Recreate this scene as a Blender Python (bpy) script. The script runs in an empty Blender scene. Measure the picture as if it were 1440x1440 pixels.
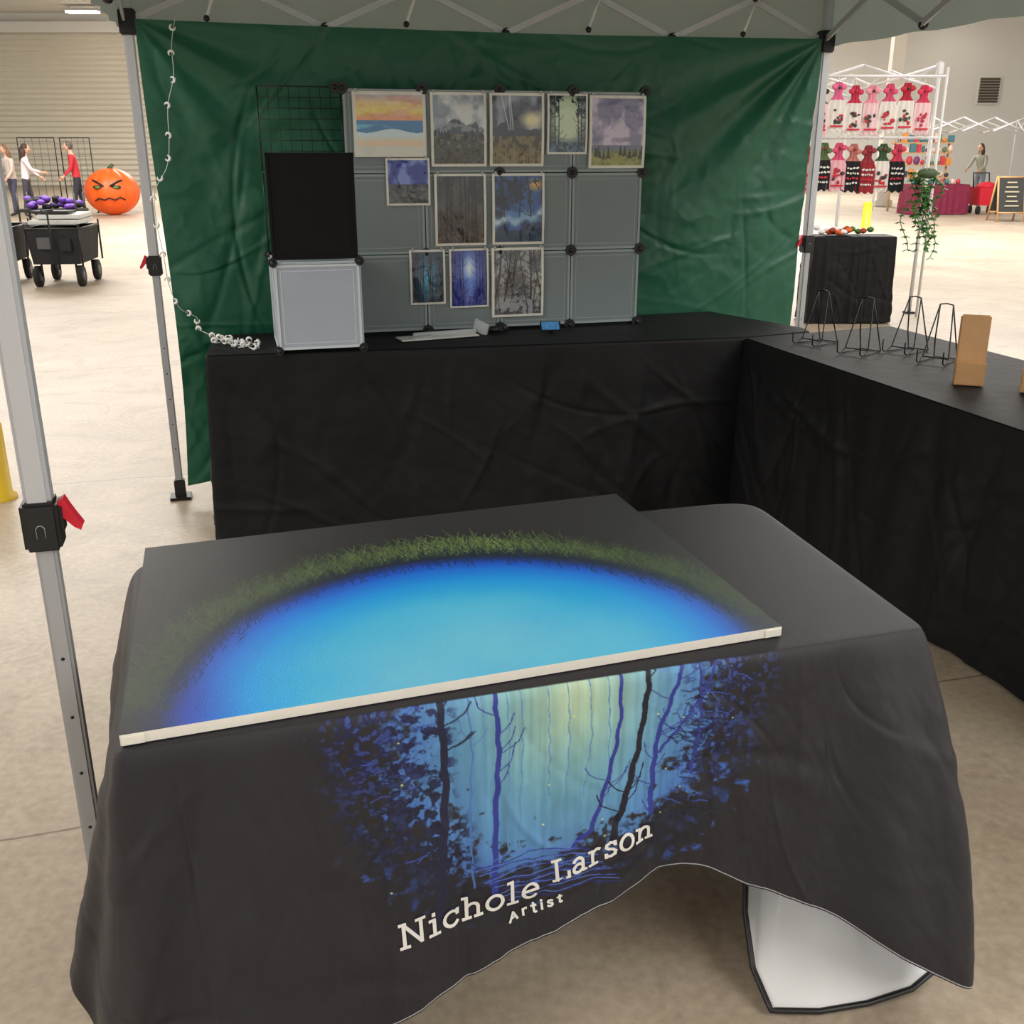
import bpy, math, random, bmesh
import numpy as np
from mathutils import Vector, Matrix
random.seed(7)
scn=bpy.context.scene
scn.view_settings.view_transform='Standard'

# ---------------------------------------------------------------- helpers
def lin(c):
    c=[x/255.0 for x in c]
    return tuple((x/12.92 if x<=0.04045 else ((x+0.055)/1.055)**2.4) for x in c)
def alin(a):
    a=np.clip(a,0,255)/255.0
    return np.where(a<=0.04045,a/12.92,((a+0.055)/1.055)**2.4)
MATS={}
def mat(name,col,rough=0.6,metal=0.0,var=0.08,scale=12.0,bump=0.0,bscale=60.0,spec=0.5,alpha=1.0,trans=0.0,emit=None,estr=0.0,sheen=0.0):
    if name in MATS: return MATS[name]
    m=bpy.data.materials.new(name); m.use_nodes=True
    nt=m.node_tree; b=nt.nodes['Principled BSDF']
    c=lin(col)
    tc=nt.nodes.new('ShaderNodeTexCoord')
    nz=nt.nodes.new('ShaderNodeTexNoise'); nz.inputs['Scale'].default_value=scale; nz.inputs['Detail'].default_value=4
    nt.links.new(tc.outputs['Object'],nz.inputs['Vector'])
    mx=nt.nodes.new('ShaderNodeMix'); mx.data_type='RGBA'
    nt.links.new(nz.outputs['Fac'],mx.inputs['Factor'])
    mx.inputs['A'].default_value=(*[max(0,x*(1-var)) for x in c],1)
    mx.inputs['B'].default_value=(*[min(1,x*(1+var)) for x in c],1)
    nt.links.new(mx.outputs['Result'],b.inputs['Base Color'])
    b.inputs['Roughness'].default_value=rough; b.inputs['Metallic'].default_value=metal
    b.inputs['Specular IOR Level'].default_value=spec
    b.inputs['Alpha'].default_value=alpha
    b.inputs['Transmission Weight'].default_value=trans
    if sheen: b.inputs['Sheen Weight'].default_value=sheen
    if emit: 
        b.inputs['Emission Color'].default_value=(*lin(emit),1); b.inputs['Emission Strength'].default_value=estr
        m.cycles.emission_sampling='NONE'
    if bump>0:
        n2=nt.nodes.new('ShaderNodeTexNoise'); n2.inputs['Scale'].default_value=bscale; n2.inputs['Detail'].default_value=5
        nt.links.new(tc.outputs['Object'],n2.inputs['Vector'])
        bp=nt.nodes.new('ShaderNodeBump'); bp.inputs['Strength'].default_value=bump; bp.inputs['Distance'].default_value=0.01
        nt.links.new(n2.outputs['Fac'],bp.inputs['Height']); nt.links.new(bp.outputs['Normal'],b.inputs['Normal'])
    MATS[name]=m; return m
def paintmat(name,rough=0.5,coat=0.0,weave=0.0,spec=0.5):
    m=bpy.data.materials.new(name); m.use_nodes=True
    nt=m.node_tree; b=nt.nodes['Principled BSDF']
    a=nt.nodes.new('ShaderNodeAttribute'); a.attribute_name='Col'
    nt.links.new(a.outputs['Color'],b.inputs['Base Color'])
    b.inputs['Roughness'].default_value=rough; b.inputs['Coat Weight'].default_value=coat; b.inputs['Coat Roughness'].default_value=0.12
    b.inputs['Specular IOR Level'].default_value=spec
    if weave>0:
        tc=nt.nodes.new('ShaderNodeTexCoord'); n2=nt.nodes.new('ShaderNodeTexNoise'); n2.inputs['Scale'].default_value=weave
        nt.links.new(tc.outputs['Object'],n2.inputs['Vector'])
        bp=nt.nodes.new('ShaderNodeBump'); bp.inputs['Strength'].default_value=0.25; bp.inputs['Distance'].default_value=0.004
        nt.links.new(n2.outputs['Fac'],bp.inputs['Height']); nt.links.new(bp.outputs['Normal'],b.inputs['Normal'])
    return m

class MB:
    def __init__(s): s.V=[];s.F=[];s.M=[];s.S=[];s.mats=[]
    def mi(s,m):
        if m not in s.mats: s.mats.append(m)
        return s.mats.index(m)
    def add(s,v,f,m,smooth=False):
        o=len(s.V); s.V.extend([tuple(x) for x in v]); i=s.mi(m)
        for q in f: s.F.append([k+o for k in q]); s.M.append(i); s.S.append(smooth)
    def box(s,c,size,m,rz=0.0,rx=0.0,ry=0.0,bev=0.0):
        hx,hy,hz=[k/2 for k in size]
        R=Matrix.Rotation(rz,3,'Z')@Matrix.Rotation(ry,3,'Y')@Matrix.Rotation(rx,3,'X'); C=Vector(c)
        if bev<=0:
            v=[C+R@Vector((x,y,z)) for x in(-hx,hx) for y in(-hy,hy) for z in(-hz,hz)]
            f=[(0,1,3,2),(4,6,7,5),(0,4,5,1),(2,3,7,6),(0,2,6,4),(1,5,7,3)]
            s.add(v,f,m)
        else:
            b=min(bev,hx*.9,hy*.9,hz*.9)
            B=bmesh.new(); bmesh.ops.create_cube(B,size=1.0)
            for vv in B.verts: vv.co=Vector((vv.co.x*2*hx,vv.co.y*2*hy,vv.co.z*2*hz))
            bmesh.ops.bevel(B,geom=list(B.edges),offset=b,segments=2,affect='EDGES')
            B.verts.index_update()
            s.add([C+R@vv.co for vv in B.verts],[[q.index for q in ff.verts] for ff in B.faces],m); B.free()
    def tube(s,p,q,r,m,n=10,r2=None):
        s.path([p,q],r,m,n,[r,r if r2 is None else r2])
    def path(s,pts,r,m,n=6,rads=None):
        P=[Vector(p) for p in pts]; k=len(P)
        if rads is None: rads=[r]*k
        rings=[];up=None
        for i in range(k):
            if i==0: d=P[1]-P[0]
            elif i==k-1: d=P[-1]-P[-2]
            else: d=(P[i+1]-P[i]).normalized()+(P[i]-P[i-1]).normalized()
            if d.length<1e-9: d=Vector((0,0,1))
            d.normalize()
            if up is None:
                up=Vector((0,0,1)) if abs(d.z)<0.9 else Vector((1,0,0))
            x=d.cross(up)
            if x.length<1e-4: x=d.cross(Vector((0.3,1,0.2)))
            x.normalize(); y=d.cross(x).normalized(); up=(x.cross(d)).normalized()
            rings.append([P[i]+(x*math.cos(2*math.pi*j/n)+y*math.sin(2*math.pi*j/n))*rads[i] for j in range(n)])
        v=[a for R in rings for a in R]; f=[]
        for i in range(k-1):
            for j in range(n):
                f.append((i*n+j,i*n+(j+1)%n,(i+1)*n+(j+1)%n,(i+1)*n+j))
        f.append(list(range(n))[::-1]); f.append([(k-1)*n+j for j in range(n)])
        s.add(v,f,m,True)
    def sqtube(s,p,q,w,m,rz=0.0):
        p=Vector(p);q=Vector(q);c=(p+q)/2
        s.box(c,(w,w,(q-p).length),m,rz=rz,bev=w*0.15)
    def ball(s,c,rad,m,nu=20,nv=12,fn=None,rz=0.0):
        v=[];f=[];C=Vector(c);R=Matrix.Rotation(rz,3,'Z')
        for i in range(nv+1):
            ph=math.pi*i/nv
            for j in range(nu):
                t=2*math.pi*j/nu
                d=Vector((math.sin(ph)*math.cos(t),math.sin(ph)*math.sin(t),math.cos(ph)))
                k=fn(d,t,ph) if fn else 1.0
                v.append(C+R@Vector((d.x*rad[0]*k,d.y*rad[1]*k,d.z*rad[2]*k)))
        for i in range(nv):
            for j in range(nu):
                f.append((i*nu+j,(i+1)*nu+j,(i+1)*nu+(j+1)%nu,i*nu+(j+1)%nu))
        s.add(v,f,m,True)
    def sheet(s,G,m,smooth=True):
        ny=len(G);nx=len(G[0]); v=[p for r in G for p in r]
        f=[(i*nx+j,i*nx+j+1,(i+1)*nx+j+1,(i+1)*nx+j) for i in range(ny-1) for j in range(nx-1)]
        s.add(v,f,m,smooth)
    def build(s,name,parent=None):
        me=bpy.data.meshes.new(name); me.from_pydata(s.V,[],s.F)
        for m in s.mats: me.materials.append(m)
        me.polygons.foreach_set('material_index',s.M); me.polygons.foreach_set('use_smooth',s.S); me.update()
        o=bpy.data.objects.new(name,me); scn.collection.objects.link(o)
        if parent: o.parent=parent
        return o
def empty(name):
    e=bpy.data.objects.new(name,None); scn.collection.objects.link(e); e.empty_display_size=0.1; return e
def gridobj(name,P,m,col=None,parent=None,wrap=False):
    ny,nx=P.shape[:2]
    me=bpy.data.meshes.new(name)
    me.vertices.add(ny*nx); me.vertices.foreach_set('co',P.astype(np.float32).ravel())
    I=np.arange(ny*nx).reshape(ny,nx)
    q=np.stack([I[:-1,:-1],I[:-1,1:],I[1:,1:],I[1:,:-1]],-1).reshape(-1,4)
    if wrap:
        q2=np.stack([I[:-1,-1],I[:-1,0],I[1:,0],I[1:,-1]],-1).reshape(-1,4); q=np.concatenate([q,q2])
    nf=len(q)
    me.loops.add(nf*4); me.loops.foreach_set('vertex_index',q.astype(np.int32).ravel())
    me.polygons.add(nf); me.polygons.foreach_set('loop_start',(np.arange(nf)*4).astype(np.int32))
    me.polygons.foreach_set('loop_total',np.full(nf,4,np.int32))
    me.polygons.foreach_set('use_smooth',np.ones(nf,bool))
    me.update(calc_edges=True); me.validate()
    if col is not None:
        ca=me.color_attributes.new('Col','FLOAT_COLOR','POINT')
        c=np.ones((ny*nx,4),np.float32); c[:,:3]=alin(col.reshape(-1,3)); ca.data.foreach_set('color',c.ravel())
    me.materials.append(m)
    o=bpy.data.objects.new(name,me); scn.collection.objects.link(o)
    if parent: o.parent=parent
    return o
def vnoise(h,w,gh,gw,rs):
    g=rs.rand(gh+2,gw+2); y=np.linspace(0,gh,h);x=np.linspace(0,gw,w)
    yi=np.minimum(y.astype(int),gh);xi=np.minimum(x.astype(int),gw);fy=y-yi;fx=x-xi
    fy=fy*fy*(3-2*fy);fx=fx*fx*(3-2*fx)
    a=g[yi][:,xi];b=g[yi][:,xi+1];c=g[yi+1][:,xi];d=g[yi+1][:,xi+1]
    fx=fx[None];fy=fy[:,None]
    return a*(1-fx)*(1-fy)+b*fx*(1-fy)+c*(1-fx)*fy+d*fx*fy
def fbm(h,w,gh,gw,seed,oct=4):
    rs=np.random.RandomState(seed);o=np.zeros((h,w));a=1;t=0
    for k in range(oct):
        o+=a*vnoise(h,w,gh*2**k,gw*2**k,rs);t+=a;a*=0.5
    return o/t
def creases(h,w,hm,wm,seed,n=60,width=.02,amin=0.0,amax=math.pi):
    rs=np.random.RandomState(seed); y,x=np.mgrid[0:h,0:w].astype(np.float32); y=y/h*hm;x=x/w*wm; o=np.zeros((h,w),np.float32)
    for k in range(n):
        cx_,cy_=rs.rand()*wm,rs.rand()*hm; a=rs.uniform(amin,amax); L=rs.uniform(.12,.5); wd=width*rs.uniform(.5,1.6); A=rs.uniform(-1,1)
        u=(x-cx_)*math.cos(a)+(y-cy_)*math.sin(a); v=-(x-cx_)*math.sin(a)+(y-cy_)*math.cos(a)+.25*u*u/L*rs.uniform(-1,1)
        o+=A*np.exp(-(v/wd)**2)*np.exp(-(u/L)**4)
    return o
def mixc(img,mask,c):
    m=np.clip(mask,0,1)[...,None]
    return img*(1-m)+np.array(c,float)*m
def stroke(img,pts,w,c,op=1.0):
    H,W=img.shape[:2]
    for k in range(len(pts)-1):
        x0,y0=pts[k];x1,y1=pts[k+1]
        L=max(abs(x1-x0),abs(y1-y0));n=int(L/max(0.6,w*0.5))+1
        for i in range(n+1):
            x=x0+(x1-x0)*i/n;y=y0+(y1-y0)*i/n
            a=int(max(0,x-w-1));b=int(min(W,x+w+2));e=int(max(0,y-w-1));f=int(min(H,y+w+2))
            if a>=b or e>=f: continue
            yy,xx=np.mgrid[e:f,a:b]
            m=np.clip(w+0.5-np.hypot(xx-x,yy-y),0,1)*op
            img[e:f,a:b]=img[e:f,a:b]*(1-m[...,None])+np.array(c,float)*m[...,None]

# ---------------------------------------------------------------- materials
M_alu=mat('painted_aluminium',(192,194,198),0.4,0.25,0.04)
M_alu2=mat('inner_leg_metal',(174,177,182),0.35,0.4,0.04)
M_blk=mat('black_plastic',(22,22,24),0.45)
M_red=mat('red_plastic',(210,20,48),0.4)
M_cloth=mat('black_table_fabric',(9,9,12),0.66,bump=0.3,bscale=14,var=0.3,scale=5,spec=.3)
M_wire=mat('black_wire',(18,18,20),0.4)
M_white=mat('white_plastic',(225,226,228),0.4)
M_panel=mat('frosted_grey_panel',(130,142,144),0.32,alpha=0.94,var=0.05)
M_pframe=mat('panel_rim',(158,168,170),0.35,var=0.03)
M_wpanel=mat('frosted_white_panel',(172,182,194),0.3,var=0.04,alpha=0.96)
M_wframe=mat('white_panel_rim',(205,212,220),0.35,var=0.03)
M_wood=mat('bamboo',(196,152,104),0.45,var=0.12,scale=30)
M_yel=mat('yellow_paint',(228,190,30),0.5)

# ---------------------------------------------------------------- room shell
def floor():
    m=bpy.data.materials.new('concrete_floor'); m.use_nodes=True; nt=m.node_tree;b=nt.nodes['Principled BSDF']
    tc=nt.nodes.new('ShaderNodeTexCoord'); mp=nt.nodes.new('ShaderNodeMapping'); mp.inputs['Rotation'].default_value=(0,0,math.radians(-17)); mp.inputs['Location'].default_value=(50.6,-2.40,0)
    nt.links.new(tc.outputs['Object'],mp.inputs['Vector'])
    n1=nt.nodes.new('ShaderNodeTexNoise'); n1.inputs['Scale'].default_value=0.9; n1.inputs['Detail'].default_value=8; n1.inputs['Roughness'].default_value=0.62
    nt.links.new(tc.outputs['Object'],n1.inputs['Vector'])
    r=nt.nodes.new('ShaderNodeValToRGB'); r.color_ramp.elements[0].position=0.32; r.color_ramp.elements[1].position=0.70
    r.color_ramp.elements[0].color=(*lin((163,149,131)),1); r.color_ramp.elements[1].color=(*lin((190,177,158)),1)
    nt.links.new(n1.outputs['Fac'],r.inputs['Fac'])
    n2=nt.nodes.new('ShaderNodeTexNoise'); n2.inputs['Scale'].default_value=38; n2.inputs['Detail'].default_value=5
    nt.links.new(tc.outputs['Object'],n2.inputs['Vector'])
    ad=nt.nodes.new('ShaderNodeMath'); ad.operation='ADD'; ad.inputs[1].default_value=0.42; nt.links.new(n2.outputs['Fac'],ad.inputs[0])
    mx=nt.nodes.new('ShaderNodeMix'); mx.data_type='RGBA'; mx.blend_type='MULTIPLY'; mx.inputs['Factor'].default_value=0.6
    nt.links.new(r.outputs['Color'],mx.inputs['A']); nt.links.new(ad.outputs[0],mx.inputs['B'])
    n5=nt.nodes.new('ShaderNodeTexNoise'); n5.inputs['Scale'].default_value=2.6; n5.inputs['Detail'].default_value=9; n5.inputs['Roughness'].default_value=0.7; n5.inputs['Distortion'].default_value=1.2
    nt.links.new(tc.outputs['Object'],n5.inputs['Vector'])
    r5=nt.nodes.new('ShaderNodeValToRGB'); r5.color_ramp.elements[0].position=.36; r5.color_ramp.elements[1].position=.5; r5.color_ramp.elements[0].color=(.84,.82,.79,1); r5.color_ramp.elements[1].color=(1,1,1,1)
    nt.links.new(n5.outputs['Fac'],r5.inputs['Fac'])
    m5=nt.nodes.new('ShaderNodeMix'); m5.data_type='RGBA'; m5.blend_type='MULTIPLY'; m5.inputs['Factor'].default_value=1
    nt.links.new(mx.outputs['Result'],m5.inputs['A']); nt.links.new(r5.outputs['Color'],m5.inputs['B'])
    br=nt.nodes.new('ShaderNodeTexBrick'); br.offset=0.0; br.inputs['Scale'].default_value=1.0
    br.inputs['Brick Width'].default_value=200; br.inputs['Row Height'].default_value=3.0; br.inputs['Mortar Size'].default_value=0.005; br.inputs['Mortar Smooth'].default_value=0.3
    br.inputs['Color1'].default_value=(1,1,1,1);br.inputs['Color2'].default_value=(1,1,1,1);br.inputs['Mortar'].default_value=(0.5,0.46,0.42,1)
    nz=nt.nodes.new('ShaderNodeTexNoise'); nz.inputs['Scale'].default_value=3; nt.links.new(mp.outputs['Vector'],nz.inputs['Vector'])
    ma=nt.nodes.new('ShaderNodeVectorMath'); ma.operation='MULTIPLY_ADD'; ma.inputs[1].default_value=(.03,.03,.03)
    nt.links.new(nz.outputs['Color'],ma.inputs[0]); nt.links.new(mp.outputs['Vector'],ma.inputs[2]); nt.links.new(ma.outputs[0],br.inputs['Vector'])
    m2=nt.nodes.new('ShaderNodeMix'); m2.data_type='RGBA'; m2.blend_type='MULTIPLY'; m2.inputs['Factor'].default_value=1
    nt.links.new(m5.outputs['Result'],m2.inputs['A']); nt.links.new(br.outputs['Color'],m2.inputs['B'])
    nt.links.new(m2.outputs['Result'],b.inputs['Base Color']); b.inputs['Roughness'].default_value=0.42; b.inputs['Specular IOR Level'].default_value=0.38
    B=MB(); B.add([(-30,-14,0),(30,-14,0),(30,48,0),(-30,48,0)],[(0,1,2,3)],m); B.build('floor')
floor()
M_wall=mat('painted_wall',(226,224,218),0.7,var=0.02,scale=0.4)
M_ceil=mat('ceiling_white',(222,219,211),0.8,var=0.02,scale=0.4)
B=MB(); B.box((0,46.95,3.4),(60,0.3,6.8),M_wall); B.build('wall_back')
B=MB(); B.box((0,17,6.9),(60,62,0.2),M_ceil)
for y in range(-10,44,6): B.box((0,y,6.7),(60,0.2,0.3),M_ceil)
B.build('ceiling')
M_door=mat('rollup_door_slats',(218,211,195),0.55,var=0.03,scale=1)
B=MB()
G=[]
n=28
for i in range(n*6+1):
    z=6.1*i/(n*6); y=46.66-0.045*math.sin(2*math.pi*i/6.0)
    G.append([(-27,y,z),(-14.5,y,z)])
B.sheet(G,M_door,False)
B.box((-14.35,46.6,3.1),(0.3,0.2,6.2),M_wall); B.box((-20.7,46.6,6.25),(13,0.2,0.4),M_wall)
B.build('door_1')
M_vent=mat('vent_grille',(92,84,72),0.6)
B=MB(); B.box((20.0,46.73,3.85),(1.0,0.12,1.15),M_wall,bev=.03)
for k in range(9): B.box((20.0,46.65,3.4+k*0.11),(0.82,0.06,0.07),M_vent,rx=0.5)
B.build('wall_vent')
M_lamp=mat('lamp_diffuser',(255,250,240),0.5,emit=(255,250,238),estr=9.0)
M_lampb=mat('lamp_housing',(200,200,200),0.5)
lamps=[(x,y) for x in (-19,-9,0,9,17) for y in (2,12,22,32)]+[(-16.7,44.3),(-8,43),(0,43),(9,43),(18.2,44.9)]
for x,y in lamps:
    B=MB(); B.box((x,y,6.62),(1.3,0.5,0.08),M_lampb,bev=.02)
    for k in range(4): B.tube((x-0.6,y-0.18+k*0.12,6.55),(x+0.6,y-0.18+k*0.12,6.55),0.035,M_lamp,8)
    for k in(-.5,.5): B.tube((x+k,y,6.66),(x+k,y,6.8),.01,M_lampb,6)
    B.build('ceiling_lamp')
for x in (-9,8):
    for y,e in ((-4,1050),(5,640),(19,1650),(36,1750)):
        L=bpy.data.lights.new('bay_light','AREA'); L.shape='SQUARE'; L.size=6.0; L.energy=e; L.color=(1.0,0.975,0.945)
        o=bpy.data.objects.new('bay_light',L); o.location=(x,y,6.4); scn.collection.objects.link(o)
W=bpy.data.worlds.new('World'); scn.world=W; W.use_nodes=True
W.node_tree.nodes['Background'].inputs[0].default_value=(1,0.985,0.96,1); W.node_tree.nodes['Background'].inputs[1].default_value=0.85

# ---------------------------------------------------------------- tent
BL=Vector((-1.60,4.726,0)); BR=Vector((1.55,5.58,0)); FL=Vector((-0.814,1.68,0)); FR=Vector((2.336,2.534,0))
ZE=2.44; ZB=2.09
yawT=math.atan2(BR.y-BL.y,BR.x-BL.x)
tent=empty('canopy_tent')
M_canopy=mat('canopy_fabric',(98,106,102),0.8,var=0.06,scale=3)
nt=M_canopy.node_tree; b=nt.nodes['Principled BSDF']; tr=nt.nodes.new('ShaderNodeBsdfTranslucent'); tr.inputs[0].default_value=(*lin((150,160,152)),1)
ms=nt.nodes.new('ShaderNodeMixShader'); ms.inputs[0].default_value=0.3; out=[n for n in nt.nodes if n.type=='OUTPUT_MATERIAL'][0]
nt.links.new(b.outputs[0],ms.inputs[1]); nt.links.new(tr.outputs[0],ms.inputs[2]); nt.links.new(ms.outputs[0],out.inputs[0])
B=MB()
def leg(p,zl,latch_dir):
    B.sqtube((p.x,p.y,zl),(p.x,p.y,2.5),0.044,M_alu,yawT)
    B.sqtube((p.x,p.y,0.01),(p.x,p.y,zl+0.1),0.034,M_alu2,yawT)
    B.box((p.x,p.y,0.008),(0.1,0.1,0.014),M_blk,rz=yawT,bev=.004)
    B.box((p.x,p.y,0.05),(0.05,0.05,0.09),M_blk,rz=yawT,bev=.004)
    f=Vector((math.sin(yawT),-math.cos(yawT),0))
    for k in range(5): 
        c=Vector((p.x,p.y,0.25+k*0.12)); B.tube(c+f*.0165,c+f*.0175,0.0035,M_blk,8)
    d=Vector((math.cos(latch_dir),math.sin(latch_dir),0))
    B.box((p.x,p.y,zl+0.0),(0.060,0.060,0.088),M_blk,rz=yawT,bev=.006)
    B.box((p.x+d.x*.016,p.y+d.y*.016,zl+0.01),(0.04,0.043,0.055),M_blk,rz=latch_dir,bev=.005)
    s=Vector((-d.y,d.x,0))*.013; c=Vector((p.x,p.y,zl))
    prof=[(.030,.040),(.040,.046),(.047,.030),(.056,.012),(.066,-.006),(.062,-.014),(.052,-.008),(.040,.006),(.032,.014)]
    v=[c+d*q+Vector((0,0,z))+s*k for k in(-1,1) for q,z in prof]; n=len(prof)
    B.add(v,[list(range(n)),list(range(n,2*n))[::-1]]+[(i,(i+1)%n,(i+1)%n+n,i+n) for i in range(n)],M_red)
    c=Vector((p.x,p.y,zl))+f*0.031
    r=Vector((math.cos(yawT),math.sin(yawT),0))
    B.path([c-r*.007+Vector((0,0,-.018)),c-r*.007+Vector((0,0,0.0)),c-r*.003+Vector((0,0,.005)),c+r*.003+Vector((0,0,.005)),c+r*.007,c+r*.007+Vector((0,0,-.018))],0.0007,M_alu2,5)
    B.box((p.x,p.y,ZB-0.0),(0.07,0.07,0.1),M_blk,rz=yawT,bev=.006)
    B.box((p.x,p.y,2.47),(0.075,0.075,0.08),M_blk,rz=yawT,bev=.006)
leg(BL,1.10,yawT+math.pi); leg(BR,1.12,yawT+math.pi); leg(FL,0.985,yawT); leg(FR,0.985,yawT+math.pi)
def truss(p,q,nb):
    for i in range(nb):
        a=p.lerp(q,i/nb);b2=p.lerp(q,(i+1)/nb)
        nrm=Vector((q.y-p.y,-(q.x-p.x),0)).normalized()*0.012
        for (z0,z1,sg) in ((ZB,ZE,1),(ZE,ZB,-1)):
            A=Vector((a.x,a.y,z0))+nrm*sg;C=Vector((b2.x,b2.y,z1))+nrm*sg
            mid=(A+C)/2;L=(C-A).length
            rz=math.atan2(C.y-A.y,C.x-A.x);ry=-math.atan2(C.z-A.z,Vector((C.x-A.x,C.y-A.y,0)).length)
            B.box(mid,(L,0.012,0.026),M_alu,rz=rz,ry=ry)
        m=(a+b2)/2
        B.tube(Vector((m.x,m.y,(ZB+ZE)/2))-nrm*2,Vector((m.x,m.y,(ZB+ZE)/2))+nrm*2,0.014,M_blk,10)
        for zz in (ZB,ZE):
            B.ball((b2.x,b2.y,zz),(0.022,0.022,0.022),M_blk,10,8)
truss(BL,BR,4); truss(BR,FR,4); truss(BL,FL,4)
for k in (0.1,0.36,0.62,0.86):
    p=BL.lerp(BR,k); q=BL.lerp(BR,k+0.015)
    B.tube((p.x,p.y-.03,2.11),(q.x,q.y-.03,2.24),0.007,M_white,6); B.ball((p.x,p.y-.03,2.11),(.014,.014,.014),M_blk,8,6)
B.build('frame',tent)
B=MB()
cen=(BL+BR+FL+FR)/4; apex=Vector((cen.x,cen.y,3.35))
cor=[FL,FR,BR,BL]
for k in range(4):
    a=cor[k];b2=cor[(k+1)%4]; G=[]
    for i in range(9):
        row=[]
        for j in range(17):
            e=a.lerp(b2,j/16); e=Vector((e.x,e.y,2.52)); out_=(Vector((e.x,e.y,0))-Vector((cen.x,cen.y,0))).normalized()*0.05
            p=(e+out_).lerp(apex,i/8); 
            p.z-=0.12*math.sin(math.pi*i/8)*math.sin(math.pi*j/16)
            row.append(p)
        G.append(row)
    B.sheet(G,M_canopy)
    G=[]
    for i in range(7):
        row=[]
        for j in range(61):
            e=a.lerp(b2,j/60); out_=(Vector((e.x,e.y,0))-Vector((cen.x,cen.y,0))).normalized()*(0.05+0.008*math.sin(j*1.3)*i/6)
            zlow=ZB-0.02 if k!=0 else 2.25
            row.append((e.x+out_.x,e.y+out_.y,2.52+(zlow-2.52)*i/6+0.004*math.sin(j*.7)))
        G.append(row)
    B.sheet(G,M_canopy)
B.build('roof_cloth',tent)

# green curtain
exT=(BR-BL).normalized(); nT=Vector((exT.y,-exT.x,0))
ny,nx=300,480
U=np.linspace(0,1,nx)[None,:];Vv=np.linspace(0,1,ny)[:,None]
n1=fbm(ny,nx,3,4,3,3)
dx=(1-U)*3.2;dz=(Vv)*2.05; ang=np.arctan2(dz,dx+1e-3); rad=np.hypot(dx,dz)
cre=np.sin(ang*15+1.0*n1)*np.exp(-((ang-0.75)/0.5)**2)*np.exp(-rad/1.6)*np.minimum(1,rad*4)
dx2=U*3.2; ang2=np.arctan2(dz,dx2+1e-3); cre2=np.sin(ang2*13+n1*2)*np.exp(-np.hypot(dx2,dz)/1.0)*np.minimum(1,dx2*4)
fold=creases(ny,nx,2.05,3.2,5,190,.014)
soft=creases(ny,nx,2.05,3.2,6,30,.07)
wr=fbm(ny,nx,14,20,51,3)
off=0.05*(n1-.5)+0.0075*fold+0.018*soft+0.035*cre+0.02*cre2+0.014*np.sin(U*15+1+n1*2)+.012*(1-np.abs(wr*2-1)-.5)
aa=0.03+(3.21-0.06*Vv)*U
botz=0.07+0.03*np.sin(U*14)
top=2.10-0.012*np.sin(U*math.pi)
zz=top+(botz-top)*Vv
aa=aa+0.06*Vv*np.exp(-U*7)*np.sin(Vv*3.0)
wz=np.clip((zz-.82)/.35,0,1); wz=wz*wz*(3-2*wz); left=np.clip(1-(U-.04)/.06,0,1)
offb=0.025+off*np.minimum(1,.3+Vv*5)*(0.25+.75*np.maximum(wz,left))
P=np.stack([BL.x+exT.x*aa+nT.x*offb,BL.y+exT.y*aa+nT.y*offb,zz+0*aa],-1)
M_green=mat('green_nylon',(24,92,66),0.42,var=0.08,scale=2,bump=0.12,bscale=32,spec=0.5)
gridobj('green_curtain',P,M_green)

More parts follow.
